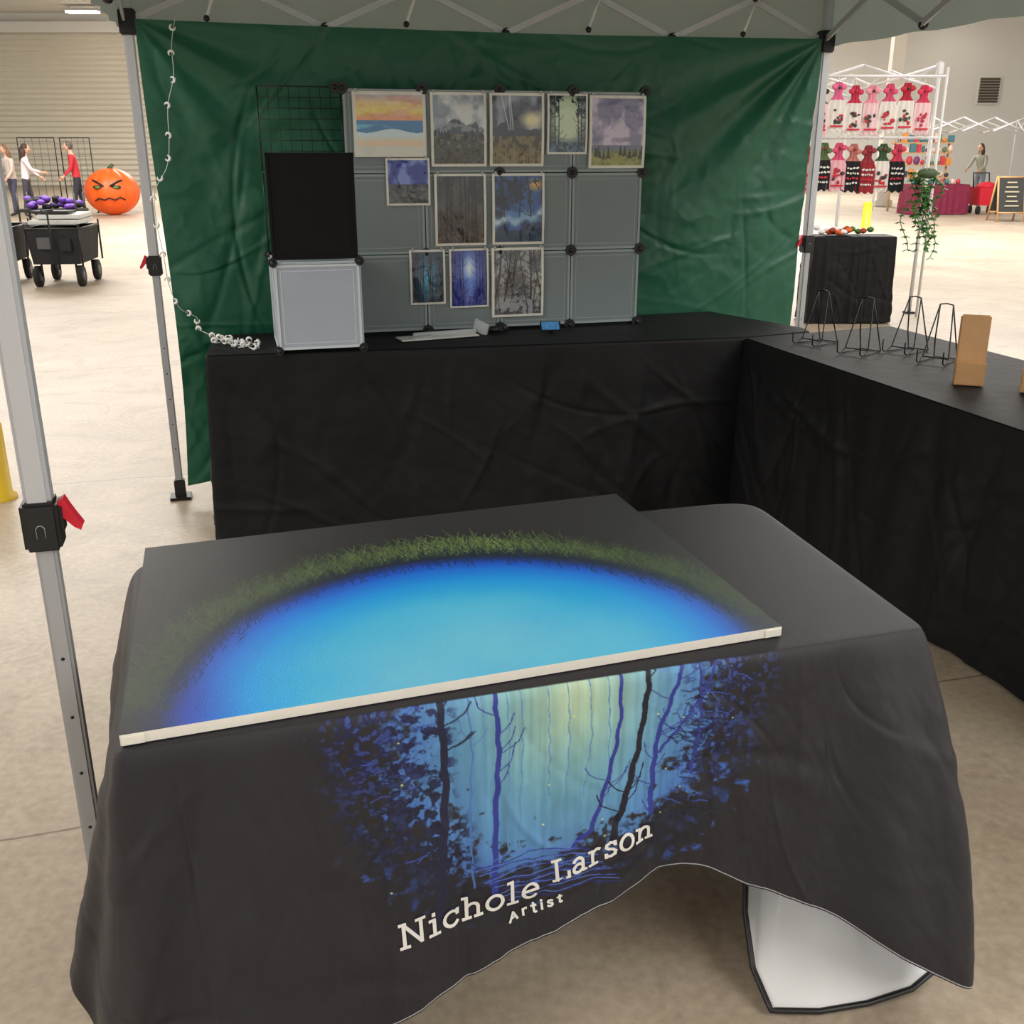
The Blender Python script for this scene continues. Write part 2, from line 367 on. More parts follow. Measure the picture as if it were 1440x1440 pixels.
# ---------------------------------------------------------------- black draped tables
def draped(name,poly,ztop,hem,amp,seed,m=M_cloth,freq=1.0,cr=.008):
    P2=[Vector((x,y)) for x,y in poly]; n=len(P2)
    pts=[];nr=[]
    for i in range(n):
        a=P2[i];b2=P2[(i+1)%n];L=(b2-a).length;k=max(2,int(L/0.010))
        d=(b2-a).normalized();nn=Vector((d.y,-d.x))
        for j in range(k): pts.append(a.lerp(b2,j/k)); nr.append(nn)
    N=len(pts); nr2=[]
    w=6
    for i in range(N):
        s=Vector((0,0))
        for j in range(-w,w+1): s+=nr[(i+j)%N]
        nr2.append(s.normalized())
    pts=np.array([(p.x,p.y) for p in pts]);nr=np.array([(p.x,p.y) for p in nr2])
    rs=np.random.RandomState(seed); s=np.arange(N)*0.010
    f1=np.zeros(N)
    for k in range(7):
        f1+=rs.rand()*np.sin(s*freq*(3+k*4.1)+rs.rand()*9)
    f1=(f1-f1.min())/(f1.max()-f1.min())
    rows=80; T=np.linspace(0,1,rows)
    nz=fbm(rows,N,5,max(4,int(N*0.010*5)),seed+9,4)
    C=creases(rows,N,ztop,N*.01,seed+3,int(N*.01*16),.014)+1.2*creases(rows,N,ztop,N*.01,seed+5,int(N*.01*12),.02,1.0,2.1)
    out=[]
    for q,o in ((-0.012,0.0),(-0.004,-0.001)):
        out.append(np.concatenate([pts+nr*q,np.full((N,1),ztop+o)],1))
    for i,t in enumerate(T):
        o=0.004+amp*(f1*t**0.6)+0.02*(nz[i]-0.5)*min(1,t*4)+0.01*t+cr*C[i]*min(1,t*5)
        z=ztop-0.006-(ztop-0.006-hem)*t
        out.append(np.concatenate([pts+nr*o[:,None],np.full((N,1),z)],1))
    P=np.array(out)
    e=empty(name)
    gridobj('skirt',P,m,parent=e,wrap=True)
    B=MB(); B.add([(x,y,ztop) for x,y in poly],[list(range(n))],m)
    B.build('top',e)
    cx=sum(p[0] for p in poly)/n; cy=sum(p[1] for p in poly)/n
    B=MB(); v=[(cx+(x-cx)*.93,cy+(y-cy)*.93,z) for z in (ztop-.04,ztop-.006) for x,y in poly]
    B.add(v,[list(range(n))[::-1],list(range(n,2*n))]+[(i,(i+1)%n,(i+1)%n+n,i+n) for i in range(n)],M_white)
    for x,y in poly:
        X=cx+(x-cx)*.86;Y=cy+(y-cy)*.86; B.tube((X,Y,0.0),(X,Y,ztop-.04),0.014,M_alu2,8)
    B.build('folding_table',e)
    return e
draped('black_draped_table',[(-1.244,4.167),(1.03,4.595),(1.37,4.755),(1.36,4.86),(1.02,5.36),(-1.34,4.64)],0.80,0.012,0.05,4)
draped('black_draped_table',[(1.04,4.58),(1.75,2.28),(2.50,2.51),(1.79,4.90)],0.80,0.012,0.05,8)

# ---------------------------------------------------------------- front table with printed cloth
zt=0.767
tFL=np.array([-0.576,1.301]);tFR=np.array([0.757,1.713]);tBR=np.array([0.595,2.439]);tBL=np.array([-0.80,2.035])
ea=(tFR-tFL);LA=np.linalg.norm(ea);ea=ea/LA; nf=np.array([ea[1],-ea[0]])
def Wf(a,o,z): p=tFL+a*ea+o*nf; return (p[0],p[1],z)
def Wr(b,o,z): p=tFR-b*nf+o*ea; return (p[0],p[1],z)
def topF(a): return tFL+a*ea
def lerp(a,b,t): return a+(b-a)*t
keys=[
 (tBL,(-0.86,2.08,0.30),1.5),
 (lerp(tBL,tFL,.35),(-0.80,1.80,0.28),1.6),
 (lerp(tBL,tFL,.68),(-0.748,1.56,0.27),1.3),
 (lerp(tBL,tFL,.9),(-0.752,1.405,0.25),1.05),
 (lerp(tBL,tFL,.97),(-0.718,1.375,0.175),1.05),
 (tFL,(-0.64,1.27,0.10),1.15),
 (topF(.15),Wf(.12,.05,.09),1.3),
 (topF(.33),Wf(.331,.02,.149),1.3),
 (topF(.576),Wf(.576,-.005,.228),1.3),
 (topF(.80),Wf(.80,-.01,.305),1.3),
 (topF(.935),Wf(.935,-.01,.348),1.3),
 (topF(1.085),Wf(1.075,.015,.285),1.3),
 (topF(1.24),Wf(1.225,.09,.225),1.3),
 (tFR,(0.868,1.545,.10),1.45),
 (lerp(tFR,tBR,.15),Wr(.12,.10,.10),1.4),
 (lerp(tFR,tBR,.5),Wr(.4,.05,.13),1.4),
 (tBR,Wr(.78,.05,.2),1.4),
 (lerp(tBR,tBL,.25),(0.26,2.40,.3),1.4),
 (lerp(tBR,tBL,.6),(-0.22,2.28,.3),1.4),
]
def catmull(K,N):
    K=np.array(K,float);n=len(K);out=[]
    for i in range(n):
        p0,p1,p2,p3=K[(i-1)%n],K[i],K[(i+1)%n],K[(i+2)%n]
        t=np.linspace(0,1,N[i],endpoint=False)[:,None]
        out.append(0.5*((2*p1)+(-p0+p2)*t+(2*p0-5*p1+4*p2-p3)*t**2+(-p0+3*p1-3*p2+p3)*t**3))
    return np.concatenate(out)
Ncols=[30,25,25,10,16,110,130,190,175,105,115,120,110,20,30,30,20,20,25]
hem=catmull([k[1] for k in keys],Ncols)
pex=catmull([(k[2],) for k in keys],Ncols)[:,0]
tops=[]
for i in range(len(keys)):
    a=keys[i][0];b2=keys[(i+1)%len(keys)][0]; t=np.linspace(0,1,Ncols[i],endpoint=False)[:,None]
    tops.append(a+(b2-a)*t)
tops=np.concatenate(tops); NC=len(tops)
k=11; kern=np.hanning(2*k+1);kern/=kern.sum()
def csm(A,k,kern):
    E=np.concatenate([A[-k:],A,A[:k]]); return np.stack([np.convolve(E[:,c],kern,'valid') for c in range(A.shape[1])],1)
tops=csm(tops,k,kern)
cenT=(tFL+tFR+tBR+tBL)/4
d=np.roll(tops,-1,0)-np.roll(tops,1,0); nrm=np.stack([d[:,1],-d[:,0]],1); nrm/=np.linalg.norm(nrm,axis=1)[:,None]
sg=np.sign(((tops-cenT)*nrm).sum(1).mean()); nrm*=sg
nrm=csm(nrm,k,kern)
ROWS=330
TI=np.array([-1,-.75,-.5,-.3,-.2,-.12,-.07,-.04,-.02,-.01])
T=np.concatenate([TI,np.linspace(0,1,ROWS)])
sarc=np.cumsum(np.linalg.norm(d,axis=1)/2)
nzz=fbm(ROWS,NC,4,26,77,4)
CR=creases(ROWS,NC,.6,4.2,15,70,.016)
aF=((tops-tFL)*ea).sum(1); isF=((tops-tFL)*nf).sum(1)>-.03
pl=np.where(isF,np.exp(-((aF-1.27)/.10)**2)*np.sin((aF-1.27)*46+.6)+np.exp(-((aF-.07)/.09)**2)*np.sin(aF*52),0)
rows=[]
nI=len(TI)
for i,t in enumerate(T):
    if t<0:
        xy=tops+(cenT-tops)*(-t)*.97
        rows.append(np.concatenate([xy,np.full((NC,1),zt+0.0015*(1-math.exp(t*60)))],1)); continue
    gh=1-(1-t)**pex[:,None]
    xy=tops*(1-gh)+hem[:,:2]*gh
    z=zt+(hem[:,2]-zt)*t
    j=i-nI
    rip=0.004*np.sin(sarc*21+1.2*t)*t+0.003*np.sin(sarc*47+2*t)*t
    wr=0.016*(nzz[j]-0.5)*min(1,t*6)+.004*CR[j]*min(1,t*5)
    edge=0.008*(1-math.exp(-t*50))
    xy=xy+nrm*(rip+wr+edge+.018*pl*t**.7)[:,None]
    rows.append(np.concatenate([xy,z[:,None]],1))
P=np.array(rows)
AH,AW=620,960
def AX(A): return (A+0.1)/1.2*AW
def BY(Bv): return (Bv+0.05)/1.05*AH
aA=(np.arange(AW)+.5)/AW*1.2-0.1; bB=(np.arange(AH)+.5)/AH*1.05-0.05
A2,B2=np.meshgrid(aA,bB)
base=(36,35,40)
img=np.zeros((AH,AW,3))+np.array(base,float)
nB=fbm(AH,AW,30,45,22,4); nC=fbm(AH,AW,60,90,24,3); vert=fbm(AH,AW,2,110,25,2); nS=fbm(AH,AW,6,9,28,4)
r=np.hypot((A2-.54)/.42,(B2-.02)/.84)
light=np.zeros_like(img)+np.array((54,90,182.))
light=mixc(light,np.clip(1.35-r*1.15,0,1),(74,132,192))
light=mixc(light,np.exp(-(r/0.65)**2)*0.9,(106,164,196))
light=mixc(light,np.exp(-(np.hypot((A2-.52)/.24,(B2-.03)/.55))**2)*0.75,(126,180,178))
light=mixc(light,np.exp(-(np.hypot((A2-.54)/.14,(B2-.03)/.22))**2)*0.8,(184,202,166))
light=light*(0.90+0.22*vert[...,None])
light=mixc(light,np.clip((B2-.64)/.25,0,1)*0.75,(46,64,164))
light=mixc(light,np.clip(((nS-.5)*4),0,1)*0.2,(70,128,156))
edge=1.0-np.maximum(np.abs(A2-.51)/.45,(B2-.0)/.82)
mask=np.clip((edge*3.0+(nB-.5)*2.0-0.10)*2.2,0,1)
mask*=np.clip((1.02-np.hypot((A2-.51)/.50,(B2+.1)/.95))*7+(nB-.5)*6,0,1)
img=img*(1-mask[...,None])+light*mask[...,None]
soft=np.clip((1.10-np.hypot((A2-.51)/.52,(B2+.05)/.98))*5,0,1)
def foliage(cx,cy,rx,ry,col,thr,den):
    global img
    g=1-np.hypot((A2-cx)/rx,(B2-cy)/ry)
    m=np.clip((nC+nB*0.9-thr+g*den)*6,0,1)*np.clip(g*5,0,1)*soft
    img=mixc(img,m,col)
foliage(.10,.15,.19,.5,(27,30,66),1.02,.28)
foliage(.12,.6,.21,.4,(25,28,48),.99,.42)
foliage(.98,.25,.19,.5,(27,29,56),1.04,.3)
foliage(.88,.74,.26,.24,(26,28,42),.9,.6)
foliage(.2,.88,.26,.2,(28,30,42),.88,.5)
g=np.clip((nC-.58)*9,0,1)*soft*np.clip(np.abs(A2-.5)*4-.7,0,1)*np.clip(1-B2,0,1)
img=mixc(img,g*.6,(72,106,200))
def S(pts,w,c,op=1.0):
    stroke(img,[(AX(a),BY(b)) for a,b in pts],w,c,op)
rr=random.Random(5)
def tree(pts,w,c,br=6):
    n=len(pts)
    for i in range(n-1):
        f=6
        for j in range(f):
            u0=(i+j/f)/(n-1);a=[pts[i][q]+(pts[i+1][q]-pts[i][q])*j/f for q in(0,1)];b=[pts[i][q]+(pts[i+1][q]-pts[i][q])*(j+1)/f for q in(0,1)]
            a[0]+=.0025*math.sin(u0*40);b[0]+=.0025*math.sin((u0+1/f/(n-1))*40)
            S([a,b],w*(.75+.45*u0),c,.92)
    for k in range(br):
        i=rr.randrange(n-1);t=rr.random();a=pts[i][0]+(pts[i+1][0]-pts[i][0])*t;b=pts[i][1]+(pts[i+1][1]-pts[i][1])*t
        s=rr.choice((-1,1));L=rr.uniform(.02,.07)
        S([(a,b),(a+s*L*.5,b-.02),(a+s*L*.8,b-.04),(a+s*L,b-.05-rr.uniform(0,.06))],max(.8,w*.2),c,.7)
ind=(48,58,146)
for k in range(7):
    a=.33+.05*k+rr.uniform(-.01,.01); tree([(a,-.04),(a+.006,.2),(a+rr.uniform(-.01,.01),.4+.25*rr.random())],1.1,(92,142,186),0)
tree([(.30,-.04),(.31,.2),(.30,.5),(.31,.75)],1.5,(70,114,186),3)
tree([(.362,-.04),(.370,.2),(.362,.5),(.36,.80)],5.5,ind,9)
tree([(.24,-.04),(.25,.3),(.236,.6),(.226,.86)],8,(28,31,58),14)
tree([(.655,-.04),(.657,.15),(.645,.3),(.625,.45),(.595,.60),(.55,.66)],4.5,ind,4)
tree([(.725,-.04),(.722,.08),(.704,.3),(.68,.48),(.648,.68)],6.5,(24,27,42),6)
tree([(.815,-.04),(.79,.08),(.755,.25),(.748,.4),(.745,.58)],5,ind,8)
tree([(.90,-.03),(.86,.12),(.80,.25),(.76,.33)],3,ind,5)
tree([(.85,-.03),(.86,.2),(.85,.45)],3,(48,60,140),8)
for k in range(130):
    a=rr.uniform(.03,.24);b=rr.uniform(.0,.85)
    if rr.random()<.5: a=rr.uniform(.78,1.0);b=rr.uniform(.0,.7)
    s=-1 if a<.5 else 1; L=rr.uniform(.02,.06)
    if math.hypot((a-.51)/.5,(b+.05)/.95)>.98: continue
    S([(a,b),(a+s*L*.5,b+rr.uniform(-.01,.02)),(a+s*L,b+rr.uniform(0,.04))],1.0,rr.choice([(24,27,52),(56,82,176),(30,34,80)]),.85)
for k in range(18):
    b=.64+k*.012; ph=rr.random()*6
    S([(.30+k*.006+i*.02,b+.008*math.sin(i*.7+ph)+.02*abs(i-8)/8) for i in range(15)],1.2,(36,46,122) if k%2 else (84,116,208),.6)
for k in range(14):
    a=rr.uniform(.1,.95);b=rr.uniform(.1,.75); S([(a,b),(a+.001,b)],1.9,(206,222,130),.85)
rel=P[...,:2]-tFL; A_=((rel*ea).sum(-1)-.30)/.75; oo=(rel*nf).sum(-1); B_=(.765-P[...,2])/.485
ok=(np.abs(oo)<0.15)&(oo>-0.03)&(T[:,None]>=0)
ix=np.clip(((A_+.1)/1.2*AW),0,AW-1).astype(int); iy=np.clip(((B_+.05)/1.05*AH),0,AH-1).astype(int)
col=img[iy,ix]; inside=ok&(A_>-.09)&(A_<1.09)&(B_<.99)
col=np.where(inside[...,None],col,np.array(base,float))
cloth=empty('printed_cloth_table')
M_pc=paintmat('printed_black_polyester',0.5,0.0,weave=900,spec=0.38)
gridobj('tablecloth',P,M_pc,col=col,parent=cloth,wrap=True)
M_st=mat('hem_thread',(150,150,152),0.7)
B=MB(); hp=P[-1]; B.path([tuple(hp[i]+np.array([0,0,0.004])) for i in range(116,NC-120,4)],0.0012,M_st,5)
B.build('hem_stitch',cloth)
M_lin=mat('white_lining',(222,223,224),0.6,var=0.02,scale=6,bump=0.25,bscale=7)
bot=[(.50,1.85,.26),(.478,1.72,.12),(.482,1.64,.05),(.505,1.57,.012),(.60,1.57,.010),(.70,1.59,.010),(.80,1.625,.012),(.86,1.66,.03),(.885,1.74,.10)]
tp=[(.56,2.05,.42),(.56,2.02,.40),(.58,1.99,.40),(.61,1.95,.40),(.65,1.93,.40),(.70,1.90,.40),(.75,1.89,.40),(.79,1.89,.42),(.80,1.92,.42)]
def openspl(K,n):
    K=np.array(K,float);K=np.concatenate([[2*K[0]-K[1]],K,[2*K[-1]-K[-2]]]);o=[]
    for i in range(1,len(K)-2):
        t=np.linspace(0,1,n,endpoint=(i==len(K)-3))[:,None];p0,p1,p2,p3=K[i-1:i+3]
        o.append(0.5*((2*p1)+(-p0+p2)*t+(2*p0-5*p1+4*p2-p3)*t**2+(-p0+3*p1-3*p2+p3)*t**3))
    return np.concatenate(o)
def linspl(K,n):
    K=np.array(K,float);o=[]
    for i in range(len(K)-1):
        t=np.linspace(0,1,n,endpoint=(i==len(K)-2))[:,None]; o.append(K[i]+(K[i+1]-K[i])*t)
    return np.concatenate(o)
b1=linspl(bot,10);t1=linspl(tp,10); G=[]
for i in range(25):
    t=i/24; sag=-0.06*math.sin(math.pi*t)
    w=b1*(1-t)+t1*t; w=w.copy(); q=np.arange(len(w)); w[:,2]+=sag+(0.007*np.sin(q*.16+t*3)+.003*np.sin(q*.35-t*6))*math.sin(math.pi*t); w[:,2]=np.maximum(w[:,2],0.008)
    G.append([tuple(x) for x in w])
B=MB(); B.sheet(G,M_lin); B.path([tuple(x+np.array([0,0,.002])) for x in b1],0.006,M_blk,6)
B.build('lining_corner',cloth)
def arc(cx,cy,rx,ry,a0,a1,n=14):
    return [(cx+rx*math.cos(math.radians(a0+(a1-a0)*i/n)),cy+ry*math.sin(math.radians(a0+(a1-a0)*i/n))) for i in range(n+1)]
GL={
'N':(.92,[[(.14,0),(.14,1)],[(.12,1),(.78,0)],[(.78,0),(.78,1)],[(0,0),(.3,0)],[(0,1),(.2,1)],[(.62,1),(.92,1)]]),
'i':(.40,[[(.2,0),(.2,.66)],[(.04,.66),(.2,.66)],[(.02,0),(.38,0)],[(.19,.86),(.19,.96)]]),
'c':(.60,[arc(.32,.33,.28,.33,40,320),[(.55,.68),(.55,.45)]]),
'h':(.74,[[(.14,0),(.14,1)],[(0,1),(.14,1)],[(0,0),(.28,0)],arc(.36,.42,.22,.24,180,0)+[(.58,0)],[(.46,0),(.72,0)]]),
'o':(.66,[arc(.33,.33,.3,.33,0,360,22)]),
'l':(.40,[[(.2,0),(.2,1)],[(.04,1),(.2,1)],[(.02,0),(.38,0)]]),
'e':(.64,[[(.06,.35),(.6,.35)],arc(.33,.33,.28,.33,4,315,20)]),
'L':(.70,[[(.16,0),(.16,1)],[(0,1),(.34,1)],[(0,0),(.68,0)],[(.68,0),(.68,.28)]]),
'a':(.64,[arc(.27,.19,.22,.19,0,360,18),[(.5,.45),(.5,0)],[(.5,0),(.63,0)],arc(.28,.45,.22,.21,0,150)]),
'r':(.58,[[(.16,0),(.16,.66)],[(.02,.66),(.16,.66)],[(0,0),(.36,0)],arc(.38,.4,.22,.26,175,55)]),
's':(.56,[[(.5,.66),(.5,.5)],[(.5,.53),(.42,.63),(.28,.66),(.12,.6),(.09,.48),(.2,.38),(.38,.31),(.5,.2),(.46,.06),(.28,0),(.14,.03),(.06,.14)],[(.06,0),(.06,.16)]]),
'n':(.74,[[(.14,0),(.14,.66)],[(0,.66),(.14,.66)],[(0,0),(.28,0)],arc(.36,.42,.22,.24,180,0)+[(.58,0)],[(.46,0),(.72,0)]]),
'A':(.72,[[(0,0),(.35,1)],[(.35,1),(.7,0)],[(.13,.35),(.57,.35)]]),
't':(.44,[[(.18,.95),(.18,.1),(.28,0),(.42,.03)],[(0,.66),(.4,.66)]]),
}
SANS={'i':(.14,[[(.07,0),(.07,.66)],[(.07,.88),(.07,.95)]]),'r':(.40,[[(.1,0),(.1,.66)],arc(.32,.38,.22,.26,170,70)]),'t':(.38,[[(.18,.92),(.18,.1),(.26,.02),(.36,.03)],[(0,.66),(.36,.66)]]),
's':(.46,[[(.42,.56),(.32,.65),(.16,.65),(.07,.55),(.09,.43),(.25,.35),(.4,.26),(.42,.12),(.3,.01),(.14,.01),(.04,.1)]]),'A':GL['A']}
sub=P[nI+2::3,120:1020:2].reshape(-1,3); rel=sub[:,:2]-tFL; sa=(rel*ea).sum(1); so=(rel*nf).sum(1); sz=sub[:,2]
def onsurf(a,z):
    dd=(sa-a)**2+(sz-z)**2; k=np.argpartition(dd,6)[:6]; w=1/(dd[k]+1e-8); o=(so[k]*w).sum()/w.sum()
    return Wf(a,o+0.0022,z)
M_txt=mat('white_print',(226,226,222),0.6,var=0.02)
def word(B,txt,p0,p1,cap,wd,track,GL=GL):
    W_=sum(GL[c][0] for c in txt)+track*(len(txt)-1)
    d=np.array(p1)-np.array(p0); L=np.linalg.norm(d); sx=L/W_; d=d/L; x=0
    upv=np.array([-d[1]*.35,1.0])
    for c in txt:
        w,st=GL[c]
        for s_ in st:
            for i in range(len(s_)-1):
                a=np.array(p0)+d*(x+s_[i][0])*sx+upv*s_[i][1]*cap; b2=np.array(p0)+d*(x+s_[i+1][0])*sx+upv*s_[i+1][1]*cap
                v=b2-a;l=np.linalg.norm(v)
                if l<1e-6: continue
                v/=l; nn=np.array([-v[1],v[0]])*wd/2; ex=v*wd*.35
                qd=[a-ex-nn,b2+ex-nn,b2+ex+nn,a-ex+nn]
                B.add([onsurf(*k_) for k_ in qd],[(0,1,2,3)],M_txt)
        x+=w+track
B=MB()
word(B,'Nichole',(.400,.322),(.652,.352),.047,.0064,.16)
word(B,'Larson',(.680,.376),(.866,.432),.044,.0060,.16)
word(B,'Artist',(.600,.304),(.696,.330),.019,.0042,.42,SANS)
B.build('lettering',cloth)
B=MB(); zc=zt-0.006
cs=[tFL,tFR,tBR,tBL]; cs=[cenT+(c-cenT)*.975 for c in cs]
B.add([(c[0],c[1],z) for z in (zt-.045,zc) for c in cs],[(3,2,1,0),(4,5,6,7)]+[(i,(i+1)%4,(i+1)%4+4,i+4) for i in range(4)],M_white)
cs=[cenT+(c-cenT)*.86 for c in [tFL,tFR,tBR,tBL]]
for c in cs: B.tube((c[0],c[1],0),(c[0],c[1],zt-.045),0.013,M_alu2,8)
for i,j in ((0,3),(1,2)): B.tube((cs[i][0],cs[i][1],.25),(cs[j][0],cs[j][1],.25),0.01,M_alu2,8)
B.build('table_frame',cloth)

# ---------------------------------------------------------------- the big canvas painting
CW,CH=1000,660
cF=np.array([-.575,1.313]);cR=np.array([.485,1.678]);cBR=np.array([.258,2.430]);cBL=np.array([-.788,2.062])
img=np.zeros((CH,CW,3))
Ug=(np.arange(CW)+.5)/CW; Vg=(np.arange(CH)+.5)/CH
U2,V2=np.meshgrid(Ug,Vg)
n0=fbm(CH,CW,4,6,41,4); nd=fbm(CH,CW,3,4,45,4); ng_=fbm(CH,CW,10,50,46,3)
img[:]=(42,42,44)
img=mixc(img,np.clip((n0-.4)*1.5,0,1)*.5,(50,49,52))
r=np.hypot((U2-.505)/.425,(V2-.05)/.575)*(1+0.07*(n0-.5))
th2=np.arctan2((V2-.05)/.575,(U2-.505)/.425)
img=mixc(img,np.clip((1.50-r)/.4,0,1)*.5,(26,31,32))
img=mixc(img,np.exp(-((r-1.18)/.10)**2)*np.clip(np.sin(th2),0,1)**.7*(.35+.7*ng_),(40,54,38))
img=mixc(img,np.clip((1.15-r)/.12,0,1)*.85,(16,28,56))
img=mixc(img,np.clip((1.06-r)/.08,0,1),(14,60,172))
img=mixc(img,np.clip((1.0-r)/.09,0,1),(4,100,214))
img=mixc(img,np.clip((.92-r)/.13,0,1),(0,138,226))
img=mixc(img,np.clip((.80-r)/.22,0,1)*.9,(34,168,222))
c2=np.exp(-(np.hypot((U2-.53)/.32,(V2-.08)/.30))**2)
img=mixc(img,c2*.85*(.65+.6*n0),(130,188,212))
img=mixc(img,np.clip((nd-.5)*4,0,1)*np.clip((.95-r)*3,0,1)*.45,(12,152,214))
img=mixc(img,np.clip((.48-nd)*4,0,1)*np.clip((.8-r)*3,0,1)*.35,(96,192,216))
lf=np.exp(-(np.hypot((U2-.09)/.045,(V2-.06)/.15))**2); img=mixc(img,lf*.45,(34,48,150))
rg=random.Random(9)
blades=[]
for k in range(3600):
    th=rg.uniform(0.02,math.pi-0.02)
    rad=rg.gauss(1.14,.065)
    if rad<1.02 or rad>1.31: continue
    blades.append((rad,th))
blades.sort(reverse=True)
for rad,th in blades:
    u=.505+.425*rad*math.cos(th); v=.05+.575*rad*math.sin(th)
    if v<0.02: continue
    L=rg.uniform(.03,.085)*(0.5+0.6*math.sin(th)); bend=rg.uniform(-.020,.020)
    g=rg.random(); strong=(0.30+0.70*math.sin(th)**1.6)*(0.50+0.50*math.exp(-((u-.62)/.30)**2))
    if rad<1.07: c=(16+8*g,34+14*g,48+14*g)
    else: c=(44+84*g*strong,60+92*g*strong,42+44*g*strong)
    x0,y0=u*CW,v*CH
    j1=rg.uniform(-.006,.006)
    pts=[(x0,y0),(x0+(bend*.5+j1)*CW,y0+L*CH*.3),(x0+(bend*.2-j1)*CW,y0+L*CH*.65),(x0+bend*CW,y0+L*CH)]
    stroke(img,pts,.6,c,0.35+0.6*strong*g)
for k in range(170):
    th=rg.uniform(.15,math.pi-.15); rad=rg.uniform(1.0,1.07); u=.505+.425*rad*math.cos(th); v=.05+.575*rad*math.sin(th)
    b_=rg.uniform(-.02,.02); stroke(img,[(u*CW,v*CH),((u+b_)*CW,(v-.02)*CH),((u+b_*.5)*CW,(v-.045)*CH)],.7,(14,36,76),.6)
zc=zt+0.021
gu=np.linspace(0,1,CW)[None,:,None];gv=np.linspace(0,1,CH)[:,None,None]
Pc=(1-gu)*(1-gv)*cF+gu*(1-gv)*cR+gu*gv*cBR+(1-gu)*gv*cBL
Pc=np.concatenate([Pc,np.full((CH,CW,1),zc)],-1)
painting=empty('canvas_painting')
M_cv=paintmat('acrylic_on_canvas',0.45,0.0,weave=700,spec=0.42)
gridobj('painted_face',Pc,M_cv,col=img,parent=painting)
M_raw=mat('raw_canvas_edge',(228,225,216),0.8,var=0.08,scale=30)
M_dkedge=mat('dark_canvas_edge',(60,60,62),0.8)
B=MB()
c4=[cF,cR,cBR,cBL]; zb=zt+0.0035
for i in range(4):
    a=c4[i];b2=c4[(i+1)%4]
    B.add([(a[0],a[1],zb),(b2[0],b2[1],zb),(b2[0],b2[1],zc),(a[0],a[1],zc)],[(0,1,2,3)],M_raw if i in(0,) else M_dkedge)
B.add([(c[0],c[1],zb) for c in c4],[(3,2,1,0)],M_raw)
e1=(cR-cF)/np.linalg.norm(cR-cF); rzc=math.atan2(e1[1],e1[0])
for c in (cF+e1*.018,cR-e1*.018): B.box((c[0]+.001*e1[1],c[1]-.001*e1[0],(zb+zc)/2-.001),(.034,.003,zc-zb-.002),M_raw,rz=rzc,bev=.001)
B.build('stretcher',painting)

# ---------------------------------------------------------------- display wall of grey panels
p1=Vector((-.39,4.71,0));p2=Vector((.59,4.97,0)); exP=(p2-p1).normalized(); nP=Vector((exP.y,-exP.x,0)); rzP=math.atan2(exP.y,exP.x)
def PL(a,z,o=0.0): v=p1+exP*a+nP*o; return Vector((v.x,v.y,z))
a0=-.33;cw=.3375;z0=.812;rh=.34
def frame_panel(B,f,w,h,pm,fm):
    def bx(x0,x1,y0,y1,o0,o1,m):
        v=[f(x,y,o) for o in(o0,o1) for x,y in((x0,y0),(x1,y0),(x1,y1),(x0,y1))]
        B.add(v,[(3,2,1,0),(4,5,6,7),(0,1,5,4),(1,2,6,5),(2,3,7,6),(3,0,4,7)],m)
    g=.0025
    bx(g,w-g,g,h-g,-.001,.001,pm)
    r=.010
    for q in((g,w-g,g,g+r),(g,w-g,h-g-r,h-g),(g,g+r,g,h-g),(w-g-r,w-g,g,h-g)): bx(*q,-.004,.005,fm)
    r2=.003;g2=.026
    for q in((g2,w-g2,g2,g2+r2),(g2,w-g2,h-g2-r2,h-g2),(g2,g2+r2,g2,h-g2),(w-g2-r2,w-g2,g2,h-g2)): bx(*q,0,.002,fm)
B=MB()
for i in range(4):
    for j in range(3):
        frame_panel(B,lambda x,y,o,i=i,j=j:PL(a0+i*cw+x,z0+j*rh+y,o),cw,rh,M_panel,M_pframe)
def conn(B,c,n_,r=.028):
    c=Vector(c);n_=n_.normalized();x=Vector((-n_.y,n_.x,0));z=Vector((0,0,1))
    ring=[(1,.0),(.66,.66),(0,1),(-.66,.66),(-1,0),(-.66,-.66),(0,-1),(.66,-.66)]
    v=[c+n_*o+x*p*r+z*q*r for o in(-.012,.010) for p,q in ring]
    B.add(v,[list(range(8))[::-1],list(range(8,16))]+[(k,(k+1)%8,(k+1)%8+8,k+8) for k in range(8)],M_blk)
    B.ball(c+n_*.010,(.011,.011,.011),M_blk,10,6)
for i in range(5):
    for j in range(4):
        conn(B,PL(a0+i*cw,z0+j*rh),nP)
for i in (0,2,4):
    q=PL(a0+i*cw,z0-0.004,-.09); B.box(q,(.02,.18,.014),M_blk,rz=rzP)
B.build('panel_display_wall')
B=MB()
ax0=-.675;ax1=-.335;zg0=1.50;zg1=1.835
for k in range(9):
    t=k/8
    B.tube(PL(ax0+(ax1-ax0)*t,zg0,0),PL(ax0+(ax1-ax0)*t,zg1,0),.0012 if 0<k<8 else .003,M_wire,6)
    B.tube(PL(ax0,zg0+(zg1-zg0)*t,0.002),PL(ax1,zg0+(zg1-zg0)*t,0.002),.0018 if 0<k<8 else .003,M_wire,6)
B.tube(PL(ax0,1.16,0),PL(ax0,zg0,0),.003,M_wire,6)
F0=PL(-.675,0,.345)
def FP(x,y,o=0): 
    v=F0+exP*x+nP*o; return Vector((v.x,v.y,y))
frame_panel(B,lambda x,y,o:FP(x,.812+y,o),.345,.345,M_wpanel,M_wframe)
def side(a):
    return lambda x,y,o:(F0+exP*a-nP*x+exP*o)+Vector((0,0,.812+y))
frame_panel(B,side(0),.345,.345,M_wpanel,M_wframe); frame_panel(B,side(.345),.345,.345,M_wpanel,M_wframe)
frame_panel(B,lambda x,y,o:(F0+exP*x-nP*y)+Vector((0,0,1.16+o)),.345,.345,M_wpanel,M_wframe)
